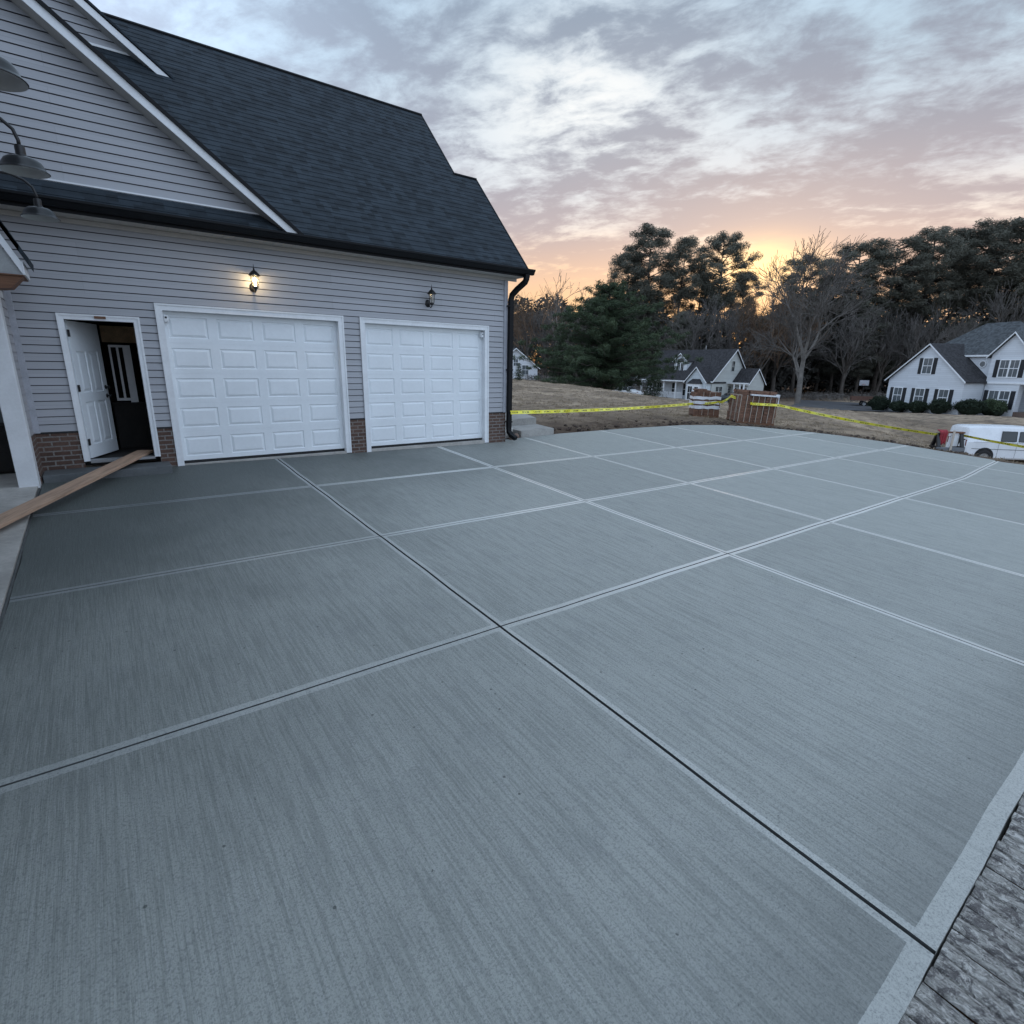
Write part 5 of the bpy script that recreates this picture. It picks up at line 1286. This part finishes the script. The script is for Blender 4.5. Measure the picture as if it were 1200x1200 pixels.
def make_evergreen(seed, H=12.0, R=5.0, whorls=17, per=8, blades=46, bs=.42):
    """broad young pine: branches to the ground, gaps between the tiers"""
    rr = random.Random(seed); t = empty('evergreen_tree'); b = MB(); b.tube([(0, 0, -.3), (.1, 0, H*.5), (0, .1, H*.97)], [.24, .13, .03], 8); P = []; S = []; T = []
    for w in range(whorls):
        u = (w+.6)/whorls; z = H*(.05+.93*u); prof = (1-u)**.62*(.62+.38*math.sin(min(1, u*3.2)*math.pi/2))
        for k in range(per):
            a = k*6.283/per+w*.9+rr.uniform(-.3, .3); L = R*prof*rr.uniform(.5, 1.22)+.35; up = rr.uniform(-.08, .30)
            base = Vector((0, 0, z)); tip = base+Vector((math.cos(a)*L, math.sin(a)*L, L*up)); b.tube([base, base.lerp(tip, .6)+Vector((0, 0, -.05*L)), tip], [.05, .03, .01], 4, cap=False)
            m = max(2, int(L/.85))
            for j in range(m):
                f = (j+1)/m; q = base.lerp(tip, f)+Vector((rr.uniform(-.3, .3), rr.uniform(-.3, .3), rr.uniform(-.2, .3))); r_ = rr.uniform(.34, .66)*(1 if f < .95 else .8)
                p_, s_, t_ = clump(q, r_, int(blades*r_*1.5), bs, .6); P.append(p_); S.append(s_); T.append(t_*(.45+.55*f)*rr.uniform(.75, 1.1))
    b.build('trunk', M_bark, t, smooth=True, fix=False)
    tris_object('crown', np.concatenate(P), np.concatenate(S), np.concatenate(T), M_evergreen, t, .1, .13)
    return t
def place(proto, px, pbase, ptop, D, H0, label, group, used, wide=1.0, rz=None):
    p = spot(px, pbase, D); top = spot(px, ptop, D)[2]; z = gz(p[0], p[1]); s = (top-z)/H0
    if proto.name not in used: used.add(proto.name); o = proto
    else: o = copy_tree(proto)
    o.location = (p[0], p[1], z-.05); o.scale = (s*wide, s*wide, s); o.rotation_euler = (0, 0, rnd.uniform(0, 6.28) if rz is None else rz)
    tag(o, label, 'tree', group); return o
used = set()
pines = [make_pine(1), make_pine(2, n=50, spread=4.6), make_pine(3, crown0=.60, n=36, spread=3.9), make_pine(4, crown0=.50, n=56, spread=4.4), make_pine(5, crown0=.56, n=52, spread=5.2)]
lowpines = [make_pine(6, crown0=.22, n=44, spread=3.6, dense=1.15), make_pine(7, crown0=.3, n=40, spread=4.0, dense=1.1)]
bares = [make_bare(21, mat=M_graytwig, bark=M_bark, rmin=.02), make_bare(22, spread=.45, mat=M_graytwig, bark=M_bark, rmin=.02), make_bare(23, spread=.5, mat=M_graytwig, bark=M_bark, rmin=.02)]
tawny = [make_bare(31, mat=M_tawny, bark=M_bark), make_bare(32, mat=M_tawny, bark=M_bark, spread=.5)]
evers = [make_evergreen(41), make_evergreen(42, R=3.6, whorls=15, per=7), make_evergreen(43, R=4.4)]
# the dark broad pine in front, left of the cream house
place(make_evergreen(40, H=12, R=9.4, whorls=20, per=9, blades=120, bs=.34), 708, 467, 338, 57, 12, 'broad dark evergreen with branches down to the ground left of the cream house', 'evergreens', used, 1.12)
place(evers[1], 655, 456, 400, 62, 12, 'small dark evergreen low at the left foot of the broad dark evergreen', 'evergreens', used, 1.3)
place(evers[2], 764, 468, 438, 66, 12, 'low dark evergreen bough mass just left of the cream house porch', 'evergreens', used, 1.25)
place(evers[0], 608, 448, 425, 76, 12, 'small evergreen in front of the distant white gable by the downspout', 'evergreens', used, .8)
# tall pines standing against the sunset: (px, base, top, D, kind)
TALL = [(748, 458, 266, 96, 3, 'tallest pine left of the sunset glow with a dense dark crown'), (724, 457, 296, 99, 0, 'pine at the left of the tall group above the broad dark evergreen'), (786, 458, 279, 97, 2, 'slender tall pine in the middle of the group left of the sunset glow'),
        (832, 460, 276, 98, 4, 'wide crowned tall pine just left of the sunset glow'), (806, 459, 318, 104, 1, 'lower pine between the slender and the wide crowned tall pines'), (857, 460, 318, 101, 2, 'pine at the left edge of the gap with the sunset glow'),
        (927, 462, 300, 98, 0, 'pine just right of the gap with the sunset glow'), (955, 462, 322, 104, 3, 'short pine behind the large bare tree'), (985, 463, 283, 98, 1, 'round topped pine above the asphalt turnaround'),
        (1022, 464, 281, 99, 4, 'second round topped pine right of the large bare tree'), (1046, 464, 300, 103, 2, 'pine with a high thin crown left of the white house'), (1062, 464, 270, 98, 3, 'tall pine above the left eave of the white house'),
        (1092, 465, 272, 100, 1, 'tall pine above the wing gable of the white house'), (1118, 465, 262, 98, 4, 'broad pine above the wing ridge of the white house'), (1146, 466, 259, 97, 3, 'tallest pine over the grey hip roof of the white house'),
        (1172, 466, 296, 104, 0, 'lower pine behind the grey hip roof'), (1196, 466, 252, 92, 1, 'tall pine cut by the right edge of the photo'), (1215, 466, 290, 97, 4, 'pine at the far right edge behind the white house'), (1240, 467, 262, 100, 2, 'pine just beyond the right edge of the photo')]
for px_, pb, pt, D, k, lb in TALL: place(pines[k], px_, pb, pt, D, 25.0, lb, 'tall pines behind the houses', used, rnd.uniform(.95, 1.2))
# understorey of shorter pines closing the wood
SHORT = [(627, 95, 395), (646, 104, 376), (672, 102, 372), (690, 96, 350), (704, 104, 338), (770, 106, 352), (817, 100, 372), (842, 97, 352), (868, 106, 372), (880, 100, 388), (905, 105, 358), (938, 108, 350), (972, 102, 356), (1002, 97, 362), (1030, 104, 372), (1075, 104, 378),
         (1104, 98, 372), (1130, 106, 378), (1160, 104, 362), (1190, 100, 372), (1222, 104, 360), (655, 92, 398), (790, 94, 366), (750, 98, 340)]
for px_, D, pt in SHORT: place(lowpines[(px_*7) % 2], px_, 460, pt, D, 24.0, 'shorter dark pine in the shaded wood behind the houses', 'shorter pines in the wood', used, 1.5)
# bare trees: the large one by the turnaround, pale ones left, tawny tops by the sunset
place(make_bare(61, H=15, levels=6, spread=.50, kids=3, rmin=.017), 934, 474, 328, 74, 12.4, 'large pale bare tree with a wide twiggy crown beside the asphalt turnaround', 'bare trees', used, 1.1, 1.0)
place(make_bare(56, H=14, levels=6, spread=.42, kids=2, rmin=.02), 661, 455, 345, 72, 12.4, 'pale bare tree with upright limbs between the downspout and the broad evergreen', 'bare trees', used, 1.0, .4)
for i, (px_, D, pt) in enumerate([(622, 86, 352), (640, 92, 330), (884, 90, 345), (905, 94, 332), (870, 94, 356)]):
    place(tawny[i % 2], px_, 458, pt, D, 12.4, ['tawny bare tree nearest the downspout against the orange sky', 'tawny bare tree catching orange light left of the broad evergreen', 'reddish bare tree standing in the gap under the sunset glow', 'reddish bare tree right of the sunset gap beside a pine', 'reddish bare tree left of the sunset gap'][i], 'tawny bare trees', used, 1.0)
for i, px_ in enumerate([610, 634, 676, 812, 850, 892, 985, 1026, 1070, 1110, 1150]):
    place(bares[i % 3], px_, 462, rnd.uniform(345, 375), rnd.uniform(86, 97), 12.4, 'thin grey bare tree in the shaded edge of the wood', 'thin bare trees along the wood', used, .95)
bpy.data.objects.remove(PROTO)
# far-off wood: one mass behind everything
def far_wood():
    P = []; S = []; T = []
    for i in range(720):
        px_ = rnd.uniform(560, 1330); D = rnd.uniform(108, 128); p = spot(px_, 458, D); g = gz(p[0], p[1]); h = rnd.uniform(2, 16.5 if px_ < 900 else 20.5); q = (p[0], p[1], g+h*.9)
        a, s, t_ = clump(q, rnd.uniform(2.0, 3.6), 110, 1.0, .8); P.append(a); S.append(s); T.append(t_*.7*rnd.uniform(.5, 1.1))
    for i in range(420):
        px_ = rnd.uniform(880, 1330); D = rnd.uniform(104, 124); p = spot(px_, 458, D); g = gz(p[0], p[1]); q = (p[0], p[1], g+rnd.uniform(1, 13))
        a, s, t_ = clump(q, rnd.uniform(2.0, 3.4), 110, 1.0, .8); P.append(a); S.append(s); T.append(t_*.7*rnd.uniform(.5, 1.1))
    o = tris_object('distant_wood', np.concatenate(P), np.concatenate(S), np.concatenate(T), M_wood, None, .1, .4); o['kind'] = 'stuff'
    o['label'] = 'dim mass of far woodland behind the tree trunks'; o['category'] = 'woodland'
far_wood()
# leaf litter and low brush at the wood's edge
def brush():
    P = []; S = []; T = []
    for i in range(240):
        px_ = rnd.uniform(596, 1060); D = rnd.uniform(80, 96); p = spot(px_, 466, D); g = gz(p[0], p[1])
        a, s, t_ = clump((p[0], p[1], g+.35), rnd.uniform(.8, 1.9), 60, .5, .5); P.append(a); S.append(s); T.append(t_*rnd.uniform(.3, 1.0))
    o = tris_object('brush', np.concatenate(P), np.concatenate(S), np.concatenate(T), M_twig, None, 0, .12); o['kind'] = 'stuff'; o['label'] = 'grey brown brush along the foot of the wood'; o['category'] = 'brush'
brush()

# shrubs along the white house
def shrub(name, lx, ly, rx, ry, h, n, label, group, bs=.13, mat=None):
    m = WH.matrix_world if False else Matrix.Translation(WH.location) @ Matrix.Rotation(WH.rotation_euler.z, 4, 'Z')
    p = m @ Vector((lx, ly, 0)); g = gz(p.x, p.y); t = empty(name, (p.x, p.y, g), WH.rotation_euler.z); tag(t, label, 'shrub', group)
    d = nrs.normal(size=(n, 3)); d /= np.linalg.norm(d, axis=1)[:, None]; d[:, 2] = np.abs(d[:, 2])*1.0-.25*(nrs.rand(n) < .35)
    lump = 1+.10*np.sin(d[:, 0]*7+lx)*np.sin(d[:, 1]*6)+.07*nrs.normal(size=n); r = (.80+.2*nrs.rand(n)**.5)*lump
    c = d*r[:, None]*np.array([rx, ry, h*.56])+np.array([0, 0, h*.44]); c[:, 2] = np.maximum(c[:, 2], .03)
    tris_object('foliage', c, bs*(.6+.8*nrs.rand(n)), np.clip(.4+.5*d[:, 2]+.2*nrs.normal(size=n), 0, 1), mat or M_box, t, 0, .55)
    b = MB(); b.tube([(0, 0, -.1), (.02, 0, h*.5)], [.05, .03], 6)
    for k in range(5): a = k*1.25; b.tube([(0, 0, .1), (rx*.6*math.cos(a), ry*.6*math.sin(a), h*.6)], [.03, .012], 5)
    # leafy inner mass so that no light comes through
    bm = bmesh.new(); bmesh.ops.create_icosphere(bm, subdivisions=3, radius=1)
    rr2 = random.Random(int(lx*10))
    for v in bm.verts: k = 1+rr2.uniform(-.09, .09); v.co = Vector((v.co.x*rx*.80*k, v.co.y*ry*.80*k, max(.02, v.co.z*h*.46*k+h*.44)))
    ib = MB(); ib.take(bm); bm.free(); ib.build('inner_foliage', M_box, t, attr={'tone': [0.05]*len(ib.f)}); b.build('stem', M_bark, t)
G = 'clipped shrubs along the white house'
for lx, w, h, lb in [(.2, 1.15, 1.75, 'large round clipped shrub at the left corner of the white house'), (2.8, .85, 1.25, 'second round clipped shrub from the left corner of the white house'), (5.1, .95, 1.3, 'third round clipped shrub from the left corner under the middle window'), (7.5, .95, 1.5, 'round clipped shrub under the right window of the garage wing')]:
    shrub('round_shrub', lx, -1.0, w, 1.0, h, 2600, lb, G)
shrub('clipped_hedge', 9.6, .4, 1.5, 1.0, 1.55, 3600, 'long low hedge before the recessed part of the white house', G)
shrub('round_shrub', 10.5, 1.6, .8, .7, 1.7, 1800, 'upright leafy shrub under the double window of the white house', G, mat=M_evergreen)
shrub('round_shrub', 11.4, 1.6, .7, .7, 1.5, 1600, 'second upright shrub right of the double window of the white house', G, mat=M_evergreen)

# odds and ends in the distance
tp = put(1017, 470, 71); tr = tag(empty('utility_trailer', tp, heading(YAW+.58, 8)), 'low reddish brown trailer parked left of the white house', 'trailer')
b = MB(); b.box(-2.0, 2.0, -.8, .8, .75, .87); b.box(-2.0, 2.0, -.8, -.74, .87, 1.25); b.box(-2.0, 2.0, .74, .8, .87, 1.25); b.box(-2.0, -1.94, -.74, .74, .87, 1.25); b.box(1.94, 2.0, -.74, .74, .87, 1.25); b.build('bed', plain('red_brown_paint', (.14, .07, .05), .6), tr)
for xx in (-.5, .4):
    for s in (-1, 1): wheel(tr, xx, s*.9, .34, .2, s)
b = MB(); bar(b, (2.0, 0, .7), (3.1, 0, .55), .08, .08); b.tube([(3.0, 0, .55), (3.0, 0, 0)], .04, 8); b.build('tow_bar', M_iron, tr)
hp_ = put(1008.5, 472, 74); ho = tag(empty('basketball_hoop', hp_, heading(YAW+.58, 0)), 'pole basketball hoop with a small white backboard at the edge of the dark wood', 'basketball hoop')
b = MB(); b.tube([(0, .6, 0), (0, .5, 2.4), (0, .1, 2.9)], .05, 8); b.build('pole', M_iron, ho)
b = MB(); b.bevbox(-.55, .55, -.02, .02, 2.55, 3.25, .02); b.build('backboard', M_corner, ho)
b = MB(); b.tube([(.23*math.cos(a*.449), -.3+.23*math.sin(a*.449), 2.7) for a in range(15)], .015, 6); b.build('rim', plain('orange_rim', (.4, .1, .03), .5), ho)
bp = put(906, 473, 66); bn = tag(empty('utility_box', bp, heading(YAW+.45, 12)), 'white boxy utility cabinet half hidden behind the larger brick stack', 'utility box')
b = MB(); b.bevbox(-.55, .55, -.4, .4, .1, 1.3, .05); b.bevbox(-.6, .6, -.45, .45, 1.3, 1.4, .03); b.build('box', M_white, bn)
b = MB(); b.box(-.45, -.02, -.415, -.402, .2, 1.2); b.box(.02, .45, -.415, -.402, .2, 1.2); b.build('door', M_corner, bn)
b = MB(); b.box(-.6, .6, -.5, .5, -.2, .1); b.build('plinth', M_conc_old, bn)

# dry grass tufts on the near lawn
def tufts():
    n = 26000; X = nrs.uniform(7.5, 44, n); Y = nrs.uniform(-2, 48, n)
    D = X*_f[0]+Y*_f[1]; keep = (slab_dist(X, Y) > .35) & ~((X < 10.9) & (Y < 14.3)) & (nrs.rand(n) < np.clip(1.25-D/48, .15, 1)) & (slab_dist(X, Y) > 2.2*nrs.rand(n)**3)
    X, Y = X[keep], Y[keep]; Z = ground_vis(X, Y); n = len(X)
    k = 5; c = np.repeat(np.stack([X, Y, Z], 1), k, 0); c[:, :2] += nrs.normal(size=(n*k, 2))*.07; c[:, 2] += .018
    t_ = np.clip(np.repeat(nrs.rand(n), k)*.7+nrs.rand(n*k)*.4, 0, 1)
    o = tris_object('dry_grass', c, .10*(.6+.9*nrs.rand(n*k)), t_, foliage_mat('straw', (.13, .10, .07), (.42, .34, .24), .9), None, -.2, .14); o['kind'] = 'stuff'
    o['label'] = 'short dry tan grass covering the lawn beyond the slab'; o['category'] = 'grass'
tufts()
# clods along the torn edge of the lawn
def clods():
    V = []; b = MB(); rr = random.Random(4); pts = SLAB[3:14]
    for i in range(420):
        k = rr.randrange(len(pts)-1); a, c = pts[k], pts[k+1]; u = rr.random(); x, y = a[0]+(c[0]-a[0])*u, a[1]+(c[1]-a[1])*u
        dx, dy = c[1]-a[1], -(c[0]-a[0]); L = math.hypot(dx, dy); off = rr.uniform(.12, 1.5)*rr.random()**.5+.08; x += dx/L*off; y += dy/L*off
        if slab_dist(np.array([x]), np.array([y]))[0] <= .05: continue
        r = rr.uniform(.02, .07); bm = bmesh.new(); bmesh.ops.create_icosphere(bm, subdivisions=1, radius=r)
        for v in bm.verts: v.co *= rr.uniform(.7, 1.25); v.co.z *= .65
        z = float(ground_vis(np.array([x]), np.array([y]))[0])
        for v in bm.verts: v.co += Vector((x, y, z+r*.2))
        b.take(bm); bm.free()
    o = b.build('soil_clods', plain('soil', (.075, .052, .04), .95, .35, 9), kind='stuff'); o['label'] = 'loose dark soil clods along the edge of the new slab'; o['category'] = 'soil'
clods()

# ------------------------------------------------------------------ sky and sun
SUN_AZ, SUN_EL = math.radians(59.3), math.radians(4.0)
def world():
    w = bpy.data.worlds.new('World'); sc.world = w; w.use_nodes = True; nt = w.node_tree; nt.nodes.clear()
    out = nt.nodes.new('ShaderNodeOutputWorld')
    tc = nd(nt, 'ShaderNodeTexCoord').outputs['Generated']; sx = nd(nt, 'ShaderNodeSeparateXYZ'); lk(nt, tc, sx.inputs[0]); x, y, z = sx.outputs
    sky = nd(nt, 'ShaderNodeTexSky', sky_type='NISHITA', sun_disc=False, sun_elevation=SUN_EL, sun_rotation=SUN_AZ, altitude=100, air_density=1.2, dust_density=.6, ozone_density=2.0)
    bg1 = nd(nt, 'ShaderNodeBackground', i_Strength=.05); lk(nt, sky.outputs[0], bg1.inputs[0])
    zc = mth(nt, 'MAXIMUM', z, 0.0)
    # cloud deck: project the view ray on a flat layer
    den = mth(nt, 'ADD', zc, .13); px_ = mth(nt, 'DIVIDE', x, den); py_ = mth(nt, 'DIVIDE', y, den)
    cv = nd(nt, 'ShaderNodeCombineXYZ'); lk(nt, px_, cv.inputs[0]); lk(nt, py_, cv.inputs[1])
    # stretched banks running across the direction of the sunset
    A = mapping(nt, cv.outputs[0], (1, 1, 1), (0, 0, SUN_AZ))
    n1 = noise(nt, mapping(nt, A, (.8, 1.05, 1)), 2.5, 9, .58, .3)
    n2 = noise(nt, mapping(nt, A, (.9, 1.2, 1)), 6.5, 7, .62, .35)
    n3 = noise(nt, mapping(nt, A, (.35, .5, 1)), .8, 3, .5, .2)
    d = mth(nt, 'ADD', mth(nt, 'ADD', mth(nt, 'ADD', mth(nt, 'MULTIPLY', n1, .46), mth(nt, 'MULTIPLY', noise(nt, mapping(nt, A, (.9, 1.15, 1)), 15.0, 5, .6, .3), .14)), mth(nt, 'MULTIPLY', n2, .34)), mth(nt, 'MULTIPLY', n3, .22))
    lowc = mth(nt, 'MULTIPLY', mth(nt, 'MAXIMUM', mth(nt, 'SUBTRACT', .34, zc), 0.0), .34); d = mth(nt, 'ADD', d, lowc)
    cov = sstep(nt, d, .475, .64)
    # azimuth closeness to the sunset
    sd = mth(nt, 'ADD', mth(nt, 'MULTIPLY', x, math.sin(SUN_AZ)), mth(nt, 'MULTIPLY', y, math.cos(SUN_AZ)))
    hl = mth(nt, 'SQRT', mth(nt, 'ADD', mth(nt, 'MULTIPLY', x, x), mth(nt, 'ADD', mth(nt, 'MULTIPLY', y, y), 1e-5)))
    ca = mth(nt, 'DIVIDE', sd, hl); west = sstep(nt, ca, .15, .98)
    gapw = ramp(nt, zc, [(0, (1.15, .60, .20)), (.05, (1.2, .68, .28)), (.11, (1.08, .70, .45)), (.18, (.98, .78, .66)), (.27, (.70, .71, .76)), (.40, (.52, .66, .78)), (.62, (.46, .64, .84)), (1, (.62, .80, 1.0))])
    clw = ramp(nt, zc, [(0, (.62, .34, .20)), (.07, (.68, .37, .26)), (.14, (.66, .40, .34)), (.22, (.46, .355, .38)), (.32, (.33, .315, .375)), (.48, (.265, .32, .41)), (.7, (.36, .43, .53)), (1, (.50, .60, .74))])
    gape = ramp(nt, zc, [(0, (.86, 1.0, 1.26)), (.15, (1.0, 1.22, 1.56)), (.4, (1.2, 1.5, 1.92)), (1, (.92, 1.14, 1.45))])
    cle = ramp(nt, zc, [(0, (.70, .80, 1.0)), (.15, (.80, .96, 1.22)), (.4, (.95, 1.16, 1.5)), (1, (.72, .88, 1.12))])
    cw = mix(nt, cov, gapw, clw); ce = mix(nt, cov, gape, cle); col = mix(nt, west, ce, cw)
    # bright break low over the trees where the sun went down, and the white break higher up
    dirv = Vector((math.sin(SUN_AZ)*math.cos(SUN_EL+.11), math.cos(SUN_AZ)*math.cos(SUN_EL+.11), math.sin(SUN_EL+.11)))
    def spot_glow(az, el, wid, hgt):
        a1 = mth(nt, 'SUBTRACT', mth(nt, 'ARCTAN2', x, y), az); e1 = mth(nt, 'SUBTRACT', mth(nt, 'ARCSINE', z), el)
        q = mth(nt, 'ADD', mth(nt, 'POWER', mth(nt, 'ABSOLUTE', mth(nt, 'DIVIDE', a1, wid)), 2.0), mth(nt, 'POWER', mth(nt, 'ABSOLUTE', mth(nt, 'DIVIDE', e1, hgt)), 2.0))
        return mth(nt, 'EXPONENT', mth(nt, 'MULTIPLY', q, -1.0))
    g1 = spot_glow(math.radians(59.5), math.radians(9.0), math.radians(4.2), math.radians(1.9))
    g2_ = spot_glow(math.radians(43), math.radians(22), math.radians(12), math.radians(6.5)); g3 = spot_glow(math.radians(40), math.radians(5.5), math.radians(15), math.radians(4.2))
    gaps = mth(nt, 'SUBTRACT', 1.0, cov)
    col = mix(nt, mth(nt, 'MULTIPLY', g2_, mth(nt, 'ADD', mth(nt, 'MULTIPLY', gaps, .95), .10), True), col, (.98, .97, .95))
    col = mix(nt, mth(nt, 'MULTIPLY', g3, mth(nt, 'ADD', mth(nt, 'MULTIPLY', gaps, .8), .45), True), col, (1.25, .68, .27))
    col = mix(nt, mth(nt, 'MULTIPLY', g1, mth(nt, 'ADD', mth(nt, 'MULTIPLY', n2, .9), .55), True), col, (1.6, 1.02, .46))
    # ground side of the sphere
    col = mix(nt, sstep(nt, z, -.02, -.12), col, (.10, .10, .10))
    bg2 = nd(nt, 'ShaderNodeBackground', i_Strength=.92); lk(nt, col, bg2.inputs[0])
    ad = nt.nodes.new('ShaderNodeAddShader'); lk(nt, bg1.outputs[0], ad.inputs[0]); lk(nt, bg2.outputs[0], ad.inputs[1]); lk(nt, ad.outputs[0], out.inputs[0])
world()
sl_ = bpy.data.lights.new('sun', 'SUN'); sl_.energy = .5; sl_.color = (1, .62, .34); sl_.angle = math.radians(10)
so = bpy.data.objects.new('sun', sl_); C.objects.link(so)
sv = Vector((math.sin(SUN_AZ)*math.cos(SUN_EL), math.cos(SUN_AZ)*math.cos(SUN_EL), math.sin(SUN_EL)))
so.rotation_euler = (-sv).to_track_quat('-Z', 'Y').to_euler(); so.location = (0, 0, 30)
